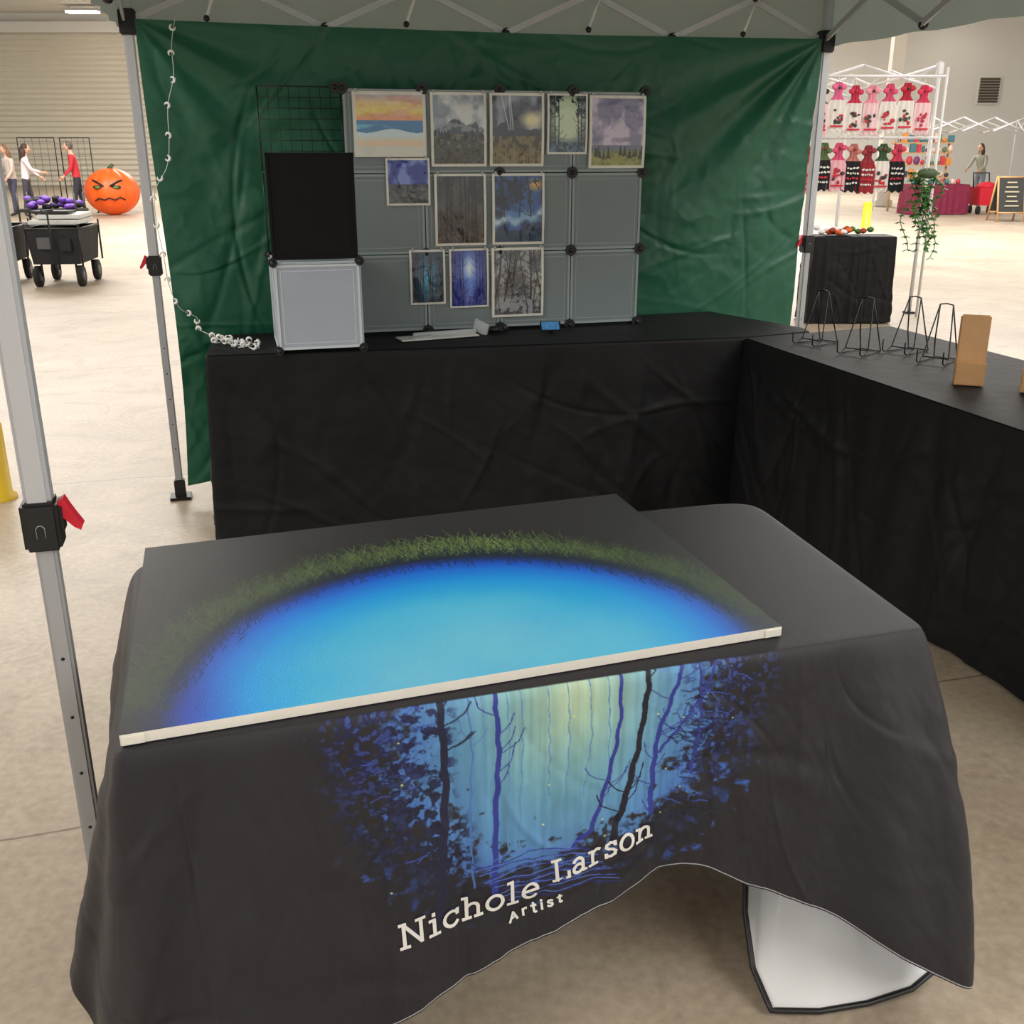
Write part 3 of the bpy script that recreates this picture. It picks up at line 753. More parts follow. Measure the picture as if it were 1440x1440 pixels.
M_bp=mat('black_fabric_panel',(10,10,12),0.75,spec=.3)
frame_panel(B,lambda x,y,o:FP(x-.002,1.172+y,o),.345,.41,M_bp,M_bp)
for x in(0,.345):
    for y in(.812,1.165): conn(B,FP(x,y),nP,.02)
    conn(B,PL(-.675+x,1.165),nP,.02)
conn(B,PL(-.36,zg1),nP,.024)
B.build('storage_cube_shelf')

# ---------------------------------------------------------------- art prints
def art_print(kind,r0,r1,seed):
    a_0,z_1=r0;a_1,z_0=r1
    w=a_1-a_0;h=z_1-z_0;N=150;M_=int(N*h/w)
    im=np.zeros((M_,N,3)); y,x=np.mgrid[0:M_,0:N]; y=y/(M_-1);x=x/(N-1)
    na=fbm(M_,N,4,5,seed,5);nb=fbm(M_,N,18,16,seed+1,4);nv=fbm(M_,N,2,24,seed+2,2);nw=fbm(M_,N,10,3,seed+4,4)
    R=random.Random(seed)
    def st(p,w_,c,op=.9): stroke(im,[(a*N,b*M_) for a,b in p],w_,c,op)
    def trunk(x0,x1,w_,c,br=6,y0=-.02,y1=1.02):
        mx=(x0+x1)/2+R.uniform(-.03,.03); P_=[(x0,y0),(mx,(y0+y1)/2),(x1,y1)]; st(P_,w_,c)
        for k in range(br):
            t=R.random();px=x0+(x1-x0)*t;py=y0+(y1-y0)*t;s=R.choice((-1,1));L=R.uniform(.06,.2)
            st([(px,py),(px+s*L*.6,py-.03),(px+s*L,py-.09)],max(.7,w_*.3),c,.8)
    def pine(cx_,by,hh,c):
        for k in range(9):
            t=k/8; ww=hh*.28*t; st([(cx_-ww,by-hh*(1-t)+.01),(cx_,by-hh*(1-t)-.005),(cx_+ww,by-hh*(1-t)+.01)],1.0,c)
    if kind=='sunset':
        im[:]=(176,170,190); im=mixc(im,np.clip((y-.03)/.15,0,1),(238,206,150)); im=mixc(im,np.clip((y-.18)/.1,0,1)*(.6+.8*nw),(250,214,120)); im=mixc(im,np.clip((y-.32)/.1,0,1),(236,158,112))
        im=mixc(im,np.clip((nw-.5)*6,0,1)*(y<.4)*.5,(214,150,150))
        im=mixc(im,(y>.44)*1.,(66,128,178)); im=mixc(im,(y>.50)*np.clip((nw-.42)*8,0,1),(104,182,206)); im=mixc(im,(y>.60+.03*np.sin(x*9))*1.,(206,228,232)); im=mixc(im,np.clip((y-.68)*12,0,1),(230,208,176))
    elif kind=='mountain':
        im[:]=(138,150,162); im=mixc(im,np.clip((na-.38)*4,0,1),(208,211,214)); ridge=.50-.16*np.exp(-((x-.45)/.16)**2)-.10*np.exp(-((x-.78)/.1)**2)+.05*(vnoise(1,N,1,22,np.random.RandomState(seed))-.5)
        im=mixc(im,(y>ridge)*1.,(74,84,92)); im=mixc(im,((y>ridge)&(nb>.55)&(y<ridge+.12))*.6,(170,178,184)); im=mixc(im,(y>.56)*1.,(66,70,62)); im=mixc(im,(y>.56)*np.clip((nb-.45)*6,0,1),(112,112,98))
        im=mixc(im,(y>.75)*np.clip((nb-.5)*6,0,1),(40,44,38))
        for k in range(16): pine(R.random(),R.uniform(.56,.66),R.uniform(.05,.1),(34,42,38))
    elif kind=='rays':
        im[:]=(70,76,88); im=mixc(im,np.clip((na-.42)*5,0,1),(140,148,160)); im=mixc(im,np.clip(1-np.hypot((x-.78)/.28,(y-.36)/.16),0,1)*1.3,(240,226,180))
        rid=.5-.12*np.exp(-((x-.3)/.2)**2)+.04*(vnoise(1,N,1,16,np.random.RandomState(seed))-.5); im=mixc(im,(y>rid)*1.,(62,68,80))
        im=mixc(im,(y>.58)*1.,(66,64,48)); im=mixc(im,(y>.58)*np.clip((nb-.45)*6,0,1),(122,112,78))
        for k in range(3): st([(R.uniform(.1,.5),0),(R.uniform(.3,.8),.5)],1.4,(215,220,226),.3)
        for k in range(60): u=R.random();st([(u,1),(u+R.uniform(-.04,.04),R.uniform(.75,.9))],.6,(150,136,92),.7)
    elif kind=='glade':
        im[:]=(44,66,76); im=mixc(im,np.clip(1.35-np.hypot((x-.5)/.42,(y-.42)/.44),0,1)*1.5,(196,214,182)); im=mixc(im,np.clip((y-.72)*8,0,1),(84,120,146))
        for t_ in (.08,.17,.27,.78,.86,.94): trunk(t_,t_+R.uniform(-.03,.03),1.8,(18,26,36),10,0,.85)
        im=mixc(im,np.clip((nb-.42-.35*y)*12,0,1)*(y<.4)*(np.abs(x-.5)>.2-.1*(y<.15)),(14,22,30)); im=mixc(im,((y>.8)&(nb>.5))*.7,(26,40,52))
    elif kind=='clouds':
        im[:]=(132,128,156); im=mixc(im,np.clip((na-.4)*5,0,1),(200,188,208)); im=mixc(im,np.clip((nw-.52)*6,0,1)*.6,(104,100,134)); im=mixc(im,(y>.68)*1.,(110,112,132)); im=mixc(im,(y>.76)*1.,(118,130,74))
        im=mixc(im,(y>.8)*np.clip((nb-.4)*6,0,1),(150,152,86))
        for k in range(14): pine(R.random(),R.uniform(.80,.88),R.uniform(.07,.15),(26,40,36))
    elif kind=='bluefield':
        im[:]=(34,48,140); im=mixc(im,np.clip((na-.48)*5,0,1),(116,134,200)); im=mixc(im,(y>.55)*1.,(66,74,86)); im=mixc(im,(y>.6)*np.clip((nb-.45)*6,0,1),(98,100,92))
        for k in range(8): pine(R.random(),R.uniform(.58,.66),R.uniform(.06,.14),(24,30,54))
    elif kind=='darkforest':
        im[:]=(46,43,42); im=mixc(im,np.clip((nv-.5)*6,0,1)*.7,(70,66,62)); im=mixc(im,np.clip((na-.5)*6,0,1)*.5,(104,96,86)); im=mixc(im,(y>.8)*(nb>.45)*.7,(84,70,54))
        for k in range(13): u=R.random(); trunk(u,u+R.uniform(-.06,.06),R.uniform(1,3.0),(22,20,19),8)
    elif kind=='nightblue':
        im[:]=(18,34,70); im=mixc(im,np.clip((na-.42)*5,0,1),(30,84,150)); im=mixc(im,np.clip(1-np.hypot((x-.82)/.2,(y-.16)/.12),0,1)*1.3,(214,160,84))
        wv=.66-.18*(x-.2)**2+.03*np.sin(x*18); im=mixc(im,np.exp(-((y-wv)/.07)**2)*np.clip(.3+nb,0,1),(186,214,230)); im=mixc(im,np.exp(-((y-.48-.2*x)/.03)**2)*.6,(96,150,196)); im=mixc(im,(y>.8)*1.,(20,56,84))
        im=mixc(im,((nb>.57)&(y<.45))*.85,(14,18,28))
        for k in range(6): u=R.random(); trunk(u,u+R.uniform(-.1,.1),R.uniform(1,2),(12,16,26),7,0,.6)
    elif kind=='tealwood':
        im[:]=(12,34,54); im=mixc(im,np.clip(1.2-np.hypot((x-.5)/.32,(y-.5)/.5),0,1),(76,170,206)); im=mixc(im,np.clip((nb-.5)*6,0,1)*.5,(20,60,84))
        for k in range(9): u=R.random(); trunk(u,u+R.uniform(-.08,.08),R.uniform(1,3),(10,24,38),7)
    elif kind=='bluelight':
        im[:]=(20,32,124); im=mixc(im,np.clip(1.1-np.hypot((x-.5)/.5,(y-.4)/.5),0,1),(66,112,226)); im=mixc(im,np.exp(-(np.hypot((x-.5)/.15,(y-.32)/.2))**2),(222,236,252)); im=mixc(im,np.exp(-((x-.5)/.1)**2)*(y>.5)*.5,(140,180,240))
        for t_ in (.06,.15,.25,.34,.66,.76,.85,.94): trunk(t_,t_+R.uniform(-.04,.04),R.uniform(1,2.6),(16,24,74),6,0,.85)
        im=mixc(im,((y>.8)&(nb>.48))*.7,(26,42,130))
    else:
        im[:]=(98,98,100); im=mixc(im,np.clip((na-.4)*5,0,1),(154,156,158)); im=mixc(im,((nb>.56)&(y<.6))*.6,(62,58,60)); im=mixc(im,np.clip((y-.62)*7,0,1),(146,148,152)); im=mixc(im,((y>.65)&(nb>.55))*.8,(70,66,68))
        for k in range(14): u=R.random(); trunk(u,u+R.uniform(-.2,.2),R.uniform(.8,2.6),(40,36,36),8,-.02,R.uniform(.6,.95))
    im=im*1.08
    bd=.045 if w>.17 else .06
    bm=(x<bd)|(x>1-bd)|(y<bd*w/h)|(y>1-bd*w/h)
    if kind=='sunset': bm|=(y>.83)
    im[bm]=(234,232,220)
    im=np.clip(im,0,255)
    e=empty('art_print')
    xs=np.linspace(a_0,a_1,N)[None,:]; zs=np.linspace(z_1,z_0,M_)[:,None]
    curl=.013+.006*np.sin(np.linspace(0,3,M_))[:,None]+.003*np.sin(np.linspace(0,5,N)+seed)[None,:]+.006*(na-.5)
    Pp=np.stack([p1.x+exP.x*xs+nP.x*curl,p1.y+exP.y*xs+nP.y*curl,zs+0*xs],-1)
    gridobj('picture',Pp,PRM,col=im,parent=e)
    B=MB()
    v=[PL(x_,y_,o) for o in(.007,.009) for x_,y_ in((a_0-.001,z_0-.001),(a_1+.001,z_0-.001),(a_1+.001,z_1+.001),(a_0-.001,z_1+.001))]
    B.add(v,[(3,2,1,0),(4,5,6,7),(0,1,5,4),(1,2,6,5),(2,3,7,6),(3,0,4,7)],M_mat)
    for a_ in (a_0+.015,a_1-.015):
        B.box(PL(a_,z_1+.002,.012),(.012,.012,.016),M_clip,rz=rzP,bev=.003)
    B.build('mat_board',e)
PRM=paintmat('glossy_print_sleeve',0.3,0.9)
M_mat=mat('mat_board',(222,218,204),0.6); M_clip=mat('clip',(190,190,186),0.4)
prints=[('sunset',(-.29,1.82),(.02,1.56)),('mountain',(.04,1.82),(.285,1.52)),('rays',(.30,1.82),(.545,1.52)),('glade',(.56,1.82),(.745,1.57)),('clouds',(.755,1.815),(1.02,1.51)),
('bluefield',(-.16,1.555),(.03,1.36)),('darkforest',(.05,1.49),(.28,1.185)),('nightblue',(.31,1.49),(.55,1.185)),('tealwood',(-.07,1.17),(.09,.93)),('bluelight',(.11,1.17),(.29,.91)),('winter',(.305,1.17),(.55,.86))]
for i,(k,a,b2) in enumerate(prints): art_print(k,a,b2,100+i*7)

# ---------------------------------------------------------------- things on the back table
M_clear=mat('clear_acrylic',(205,212,212),0.15,alpha=0.6)
M_paper=mat('paper',(205,206,202),0.6)
B=MB()
B.box((-.33,4.575,.807),(.36,.10,.006),M_paper,rz=.42,bev=.001)
B.box((-.30,4.62,.815),(.30,.012,.02),M_clear,rz=.42,bev=.002)
B.box((-.14,4.68,.830),(.010,.08,.055),M_clear,rz=.42+.5,rx=.3,bev=.002)
B.box((-.40,4.54,.812),(.10,.05,.005),M_clear,rz=.6,bev=.001)
B.build('acrylic_sign_holder')
M_scr=mat('phone_screen',(60,110,150),0.15,emit=(70,120,170),estr=0.3,var=.8,scale=60)
B=MB(); B.box((.175,4.70,.832),(.095,.009,.055),M_blk,rz=.1,rx=-.8,bev=.003); B.box((.174,4.694,.8345),(.080,.006,.042),M_scr,rz=.1,rx=-.8)
B.box((.178,4.725,.815),(.02,.03,.025),M_blk,rz=.1,bev=.003); B.build('mobile_phone')
B=MB()
B.ball((-.085,4.70,.818),(.03,.02,.016),M_blk,12,8); B.tube((-.11,4.69,.815),(-.03,4.72,.812),.008,M_blk,8)
B.ball((-.03,4.722,.82),(.012,.012,.018),M_blk,10,8)
B.build('tape_dispenser')

# fairy lights
M_cable=mat('clear_cable',(200,202,198),0.4)
M_moon=mat('moon_bulb',(238,238,234),0.35)
B=MB()
def TP(a,z,o): v=BL+exT*a+nT*o; return (v.x,v.y,z)
path=[TP(.20,2.12,.12),TP(.17,2.0,.12),TP(.165,1.88,.11),TP(.13,1.76,.12),TP(.12,1.62,.11),TP(.10,1.52,.11),TP(.04,1.42,.09),TP(.03,1.30,.07),TP(.045,1.15,.08),TP(.055,1.02,.08),TP(.09,.92,.09),TP(.16,.87,.07)]
path+=[(-1.40,4.60,.84),(-1.32,4.55,.812)]
for k in range(24):
    t=k/23; path.append((-1.29+.22*t+.026*math.sin(k*2.1),4.48-.17*t+.06*math.sin(k*1.7),.806+.006*abs(math.sin(k*1.3))))
pp=openspl(path,6); B.path([tuple(x) for x in pp],.0018,M_cable,5)
def moon(B,c,r,rot):
    c=Vector(c); vs=[];n=9
    R=Matrix.Rotation(rot,3,'Y')
    for k in range(n):
        t=math.radians(50+260*k/(n-1)); vs.append((c+R@Vector((math.cos(t)*r,0,math.sin(t)*r))))
    B.path(vs,.003,M_moon,6,[.0015+.0042*math.sin(math.pi*k/(n-1)) for k in range(n)])
for k in range(3,84,5): moon(B,pp[k]+np.array([0,-.010,.004]),.011,rg.uniform(0,6))
for k in range(86,len(pp),7): moon(B,pp[k]+np.array([0,-.004,.009]),.011,rg.uniform(0,6))
B.build('fairy_light_string')

def easel(x,y,rz,h=.22):
    B=MB(); R=Matrix.Rotation(rz,3,'Z')
    def w(p): v=R@Vector(p); return (x+v.x,y+v.y,.803+v.z)
    hw=.05
    for s in(-1,1):
        B.path([w((s*hw*.5,.03,h)),w((s*hw,-.02,.02)),w((s*hw,-.065,.002)),w((s*hw,-.085,.012)),w((s*hw,-.088,.05)),w((s*hw,-.085,.056))],.0028,M_wire,6)
        B.path([w((s*hw*.5,.03,h)),w((s*hw*.8,.07,.08)),w((s*hw*.9,.10,.002)),w((s*hw*.9,.02,.002)),w((s*hw,-.05,.002))],.0028,M_wire,6)
    B.path([w((-hw*.5,.03,h)),w((0,.032,h+.004)),w((hw*.5,.03,h))],.0028,M_wire,6)
    B.tube(w((-hw,-.02,.02)),w((hw,-.02,.02)),.0028,M_wire,6)
    B.tube(w((-hw*.9,.10,.002)),w((hw*.9,.10,.002)),.0028,M_wire,6)
    B.build('plate_stand')
easel(1.30,4.42,-.9);easel(1.42,4.20,-.8);easel(1.62,4.23,-.9);easel(1.67,4.02,-.7)
def wood_stand(x,y,rz,h=.235):
    B=MB(); R=Matrix.Rotation(rz,3,'Z')
    def p(a,b2,c): v=R@Vector((a,b2,c)); return (x+v.x,y+v.y,.802+v.z)
    B.box(p(0,.03,h/2+.006),(.10,.012,h),M_wood,rz=rz,rx=-.10,bev=.006)
    B.box(p(0,-.005,.070),(.10,.060,.010),M_wood,rz=rz,rx=-.1,bev=.003)
    B.box(p(0,-.030,.044),(.10,.012,.085),M_wood,rz=rz,rx=.05,bev=.004)
    for s in(-1,1): B.box(p(s*.044,.005,.03),(.010,.08,.058),M_wood,rz=rz,bev=.003)
    B.box(p(0,.065,.06),(.05,.008,.12),M_wood,rz=rz,rx=.45,bev=.002)
    B.build('wooden_display_stand')
wood_stand(1.625,3.62,-.35); wood_stand(1.805,3.49,-.5)

# ---------------------------------------------------------------- surroundings, left
def bollard(x,y,h,r):
    B=MB(); n=24; prof=[(r*1.25,0.0),(r*1.25,.015),(r,.02),(r,h-r*.5),(r*.85,h-r*.2),(r*.5,h-.01),(0.001,h)]
    v=[(x+q*math.cos(2*math.pi*j/n),y+q*math.sin(2*math.pi*j/n),z) for q,z in prof for j in range(n)]
    f=[(i*n+j,i*n+(j+1)%n,(i+1)*n+(j+1)%n,(i+1)*n+j) for i in range(len(prof)-1) for j in range(n)]
    B.add(v,f,M_yel,True); B.build('yellow_bollard')
bollard(-2.49,4.72,.40,.075); bollard(7.45,22.5,.53,.09)
M_or=mat('orange_inflatable',(238,92,22),0.45,var=.08,scale=1.5,emit=(238,92,22),estr=.12)
M_blkf=mat('black_print',(16,14,14),.6); M_grn=mat('green_eye',(70,140,60),.5); M_stem=mat('stem_green',(60,80,40),.6)
def pumpkin(cx_,cy_):
    B=MB(); rib=lambda d,t,ph:1-0.06*(1-abs(math.sin(t*5)))*math.sin(ph)
    B.ball((cx_,cy_,.555),(.66,.60,.555),M_or,80,30,rib)
    B.path([(cx_,cy_,1.06),(cx_+.03,cy_,1.14),(cx_+.1,cy_,1.2)],.05,M_stem,10,[.08,.05,.04])
    def S_(a,z):
        s=math.sqrt(max(0,1-((z-.555)/.555)**2)); return (cx_+.66*s*math.sin(a),cy_-.60*s*math.cos(a)-.012,z)
    for s in(-1,1):
        B.path([S_(.15+s*.12,.70),S_(.15+s*.42,.80),S_(.15+s*.66,.84)],.025,M_blkf,8)
        B.ball(S_(.15+s*.36,.68),(.11,.03,.045),M_blkf,12,8); B.ball(tuple(np.array(S_(.15+s*.34,.675))+np.array([0,-.02,0])),(.07,.03,.028),M_grn,12,8)
    B.path([S_(-.4,.36),S_(-.2,.42),S_(0,.38),S_(.2,.43),S_(.4,.38),S_(.6,.44),S_(.8,.38)],.018,M_blkf,8)
    B.build('inflatable_pumpkin')
pumpkin(-9.93,26.8)
M_wag=mat('wagon_fabric',(28,28,32),.8); M_tire=mat('tire',(24,24,24),.8); M_hub=mat('hub',(80,80,84),.5)
M_board=mat('folded_board',(205,206,204),.6); M_pur=mat('purple_ribbon',(92,50,150),.6)
def wagon(x,y,rz,top):
    B=MB(); R=Matrix.Rotation(rz,3,'Z')
    def p(a,b2,c): v=R@Vector((a,b2,c)); return Vector((x+v.x,y+v.y,c))
    w0,w1,l0,l1=.27,.31,.42,.46
    G=[]
    for i in range(7):
        t=i/6; w=w0+(w1-w0)*t;l=l0+(l1-l0)*t; z=.27+.40*t; row=[]
        for (a,b2) in ((-1,-1),(-.5,-1.02),(0,-1.03),(.5,-1.02),(1,-1),(1.02,0),(1,1),(0,1.02),(-1,1),(-1.02,0),(-1,-1)): row.append(p(a*w,b2*l,z))
        G.append(row)
    B.sheet(G,M_wag,False); B.add([p(-w0,-l0,.27),p(w0,-l0,.27),p(w0,l0,.27),p(-w0,l0,.27)],[(3,2,1,0)],M_wag)
    B.path([p(-w1,-l1,.68),p(w1,-l1,.68),p(w1,l1,.68),p(-w1,l1,.68),p(-w1,-l1,.68)],.014,M_blk,8)
    B.box(p(-.1,-l1-.02,.52),(.16,.02,.14),M_hub,rz=rz,bev=.01); B.box(p(.14,-l1-.02,.50),(.14,.02,.16),M_wag,rz=rz,bev=.01)
    for sx in(-1,1):
        for sy in(-1,1):
            c=p(sx*.25,sy*.36,.125); ax=R@Vector((1,0,0))
            B.tube(c-ax*.028,c+ax*.028,.125,M_tire,24); B.tube(c-ax*.032,c+ax*.032,.06,M_hub,16)
            B.tube(p(sx*.2,sy*.36,.125),p(sx*.2,sy*.36,.28),.014,M_blk,8)
            B.tube(p(sx*w1,sy*l1,.25),p(sx*w1,sy*l1,.74),.012,M_blk,8)
    B.path([p(0,-.42,.22),p(0,-.52,.30),p(0,-.53,.85),p(-.07,-.53,.9),p(.07,-.53,.9)],.013,M_blk,8)
    if top:
        B.box(p(0,0,.75),(.56,.8,.05),M_board,rz=rz,bev=.01); B.box(p(.03,.05,.81),(.5,.7,.05),M_board,rz=rz+.06,bev=.01)
        B.box(p(-.05,-.1,.86),(.46,.3,.03),M_blk,rz=rz-.1,bev=.01)
    B.build('utility_wagon')
wagon(-5.52,13.1,.12,True); wagon(-6.42,13.2,.2,False)
B=MB()
B.box((-8.1,18.9,.55),(1.1,.5,.05),M_blk,bev=.01)
for sx in(-.5,.5):
    for sy in(-.2,.2): B.tube((-8.1+sx,18.9+sy,0),(-8.1+sx,18.9+sy,.85),.018,M_blk,8)
B.box((-8.1,18.9,.25),(1.05,.45,.2),M_wag,bev=.02)
for k in range(34):
    B.ball((-8.1+rg.uniform(-.5,.45),18.9+rg.uniform(-.15,.15),.60+rg.uniform(0,.16)),(.08,.06,.05),rg.choice([M_pur,M_pur,M_wag]),10,6)
B.build('ribbon_cart')
def rack(x,y,rz):
    B=MB(); c=math.cos(rz);s_=math.sin(rz); p=lambda a,z:(x+c*a,y+s_*a,z)
    B.path([p(-.45,0),p(-.45,1.82),p(.45,1.82),p(.45,0)],.016,M_wire,8)
    for k in range(5): B.tube(p(-.45,.3+k*.36),p(.45,.3+k*.36),.005,M_wire,6)
    for k in range(4): B.tube(p(-.27+k*.18,.3),p(-.27+k*.18,1.82),.005,M_wire,6)
    for a in(-.45,.45): B.tube((p(a,0)[0],y-.2,.01),(p(a,0)[0],y+.2,.01),.016,M_wire,8)
    B.build('wire_grid_rack')
rack(-12.0,27.6,.1); rack(-11.1,27.8,-.3)

# ---------------------------------------------------------------- people
def skin_mesh(verts,edges,rads,root=0):
    me=bpy.data.meshes.new('t'); me.from_pydata(verts,edges,[]); o=bpy.data.objects.new('t',me); scn.collection.objects.link(o)
    md=o.modifiers.new('Skin','SKIN'); 
    for i,r_ in enumerate(rads):
        sv=me.skin_vertices[0].data[i]; sv.radius=(r_,r_) if not isinstance(r_,tuple) else r_; sv.use_root=(i==root)
    sd=o.modifiers.new('Sub','SUBSURF'); sd.levels=2; sd.render_levels=2
    dg=bpy.context.evaluated_depsgraph_get(); ev=o.evaluated_get(dg); m2=ev.to_mesh()
    V=[v.co.copy() for v in m2.vertices];F=[list(p.vertices) for p in m2.polygons]
    ev.to_mesh_clear(); bpy.data.objects.remove(o); return V,F
def person(name,x,y,rz,h,top,bottom,hair,longhair,lean=0.0,arms=((.25,.35),(.2,.5)),step=.1):
    S_=h/1.72
    Sk=mat('skin',(205,160,135),.55); T_=mat('top_%d_%d_%d'%top,top,.8); Bo=mat('bottom_%d_%d_%d'%bottom,bottom,.8); H_=mat('hair_%d_%d_%d'%hair,hair,.6); Sh=mat('shoe',(40,40,44),.6)
    ln=lambda z:-lean*max(0,z-.95)
    J={};
    J['pel']=(0,0,.95);J['waist']=(0,ln(1.1),1.10);J['chest']=(0,ln(1.3),1.30);J['neckb']=(0,ln(1.43),1.43);J['neck']=(0,ln(1.5)-.01,1.50);J['headb']=(0,ln(1.55)-.02,1.57)
    for s,n_ in((-1,'L'),(1,'R')):
        J['sh'+n_]=(s*.17,ln(1.4),1.40)
        fwd,el=arms[0 if s<0 else 1]
        J['el'+n_]=(s*.23,ln(1.4)-.28*math.sin(fwd),1.40-.28*math.cos(fwd))
        e=J['el'+n_]; J['wr'+n_]=(s*.20,e[1]-.25*math.sin(fwd+el),e[2]-.25*math.cos(fwd+el))
        st=step*s
        J['hip'+n_]=(s*.095,0,.90);J['kn'+n_]=(s*.105,-st*.6-.02,.50);J['an'+n_]=(s*.11,-st,.09);J['toe'+n_]=(s*.13,-st-.15,.035)
    names=list(J);idx={n_:i for i,n_ in enumerate(names)}
    E=[('pel','waist'),('waist','chest'),('chest','neckb'),('neckb','neck'),('neck','headb')]
    for n_ in 'LR': E+=[('chest','sh'+n_),('sh'+n_,'el'+n_),('el'+n_,'wr'+n_),('pel','hip'+n_),('hip'+n_,'kn'+n_),('kn'+n_,'an'+n_),('an'+n_,'toe'+n_)]
    R={'pel':(.15,.11),'waist':(.13,.10),'chest':(.15,.11),'neckb':.07,'neck':.052,'headb':.055}
    for n_ in 'LR': R.update({'sh'+n_:.062,'el'+n_:.042,'wr'+n_:.028,'hip'+n_:.088,'kn'+n_:.058,'an'+n_:.042,'toe'+n_:.035})
    V,F=skin_mesh([J[n_] for n_ in names],[(idx[a],idx[b2]) for a,b2 in E],[R[n_] for n_ in names],0)
    RM=Matrix.Rotation(rz,3,'Z'); w=lambda v:Vector((x,y,0))+RM@(Vector(v)*S_)
    B=MB(); groups={}
    for f in F:
        c=sum((V[i] for i in f),Vector())/len(f)
        arm=abs(c.x)>.175 and c.z>.7
        if c.z<.10: m=Sh
        elif c.z<.93 and not arm: m=Bo
        elif c.z>1.455 and abs(c.x)<.1: m=Sk
        elif min((c-Vector(J['wrL'])).length,(c-Vector(J['wrR'])).length)<.05: m=Sk
        else: m=T_
        groups.setdefault(m,[]).append(f)
    B.V.extend([tuple(w(v)) for v in V])
    for m,fs in groups.items():
        i=B.mi(m)
        for f in fs: B.F.append(f);B.M.append(i);B.S.append(True)
    hc=Vector((0,ln(1.6)-.035,1.63))
    def head(d,t,ph):
        k=1.0
        if d.y<-.6 and d.z<0: k*=1-.06*(-d.z)
        if d.z<-.2: k*=1-.12*(-d.z)
        return k
    B.ball(w(hc),(.075*S_,.095*S_,.115*S_),Sk,20,14,head,rz)
    B.ball(w(hc+Vector((0,-.098,-.01))),(.012*S_,.02*S_,.022*S_),Sk,8,6,None,rz)
    M_lip=mat('lips',(165,90,85),.5); M_eye=mat('eye',(30,25,24),.3)
    B.ball(w(hc+Vector((0,-.088,-.05))),(.024*S_,.008*S_,.007*S_),M_lip,8,6,None,rz)
    for s in(-1,1):
        B.ball(w(hc+Vector((s*.03,-.086,.012))),(.011*S_,.006*S_,.007*S_),M_eye,8,6,None,rz)
        B.ball(w(hc+Vector((s*.076,0,-.005))),(.01*S_,.018*S_,.028*S_),Sk,8,6,None,rz)
    B.ball(w(hc+Vector((0,.022,.025))),(.088*S_,.095*S_,.112*S_),H_,20,12,None,rz)
    if longhair:
        B.path([w(hc+Vector((0,.05,.02))),w(hc+Vector((0,.085,-.10))),w(hc+Vector((0,.10,-.24))),w(hc+Vector((0,.09,-.36)))],.07,H_,12,[.085*S_,.09*S_,.075*S_,.03*S_])
    for n_,s in(('L',-1),('R',1)):
        wr=Vector(J['wr'+n_]);el=Vector(J['el'+n_]);d=(wr-el).normalized(); sd=Vector((0,1,0)); sd=(sd-d*sd.dot(d)).normalized()
        B.path([w(wr-d*.01),w(wr+d*.03),w(wr+d*.085)],.03,Sk,8,[.025*S_,.034*S_,.026*S_])
        for k,L in enumerate((.062,.075,.07,.055)):
            b0=wr+d*.08+sd*(-.027+.018*k); B.path([w(b0),w(b0+d*L*.55),w(b0+d*L+Vector((-s*.02,0,0)))],.008,Sk,6,[.009*S_,.0085*S_,.006*S_])
        b0=wr+d*.03-sd*.028; B.path([w(b0),w(b0+d*.03-sd*.025),w(b0+d*.06-sd*.03)],.009,Sk,6,[.011*S_,.01*S_,.007*S_])
    B.build(name)
person('person',-10.42,25.95,-1.2,1.70,(190,40,52),(40,42,52),(90,80,74),False,.12,((.25,.5),(.2,.6)),.10)
person('person',-11.5,25.6,1.9,1.64,(226,205,208),(60,58,66),(58,40,32),True,.10,((.5,.8),(.3,.6)))
person('person',-12.1,26.2,-.6,1.62,(205,190,180),(70,70,90),(120,90,66),True,.1)
person('person',13.35,30.9,-.9,1.66,(150,152,138),(110,118,130),(74,50,38),True,.25,((.5,.6),(.4,.7)))

# ---------------------------------------------------------------- surroundings, right: towel booth
tow=empty('kitchen_towel_booth')
B=MB()
Yb=10.35
def wt(p,q,r=.02): B.tube(p,q,r,M_white,8)
pos=[(4.05,Yb+.25),(2.62,Yb+.3),(3.75,Yb+2.0),(2.5,Yb+2.1)]
for (x,y) in pos:
    wt((x,y,0),(x,y,2.36)); B.box((x,y,.01),(.1,.1,.02),M_blk,bev=.004)
    B.box((x,y,2.3),(.06,.06,.12),M_white,bev=.01)
for (a,b2) in ((0,1),(0,2),(2,3),(1,3)):
    A=Vector((*pos[a],0));C=Vector((*pos[b2],0))
    for i in range(2):
        u=A.lerp(C,i/2);v=A.lerp(C,(i+1)/2)
        wt((u.x,u.y,2.12),(v.x,v.y,2.33),.012); wt((u.x,u.y,2.33),(v.x,v.y,2.12),.012)
wt((2.62,Yb+.05,2.22),(4.05,Yb+.05,2.22),.012); wt((2.62,Yb+.05,1.68),(4.05,Yb+.05,1.68),.012)
wt((4.05,Yb+.05,0),(4.05,Yb+.05,2.3),.014); wt((2.62,Yb+.05,0),(2.62,Yb+.05,2.3),.014)
B.build('frame',tow)
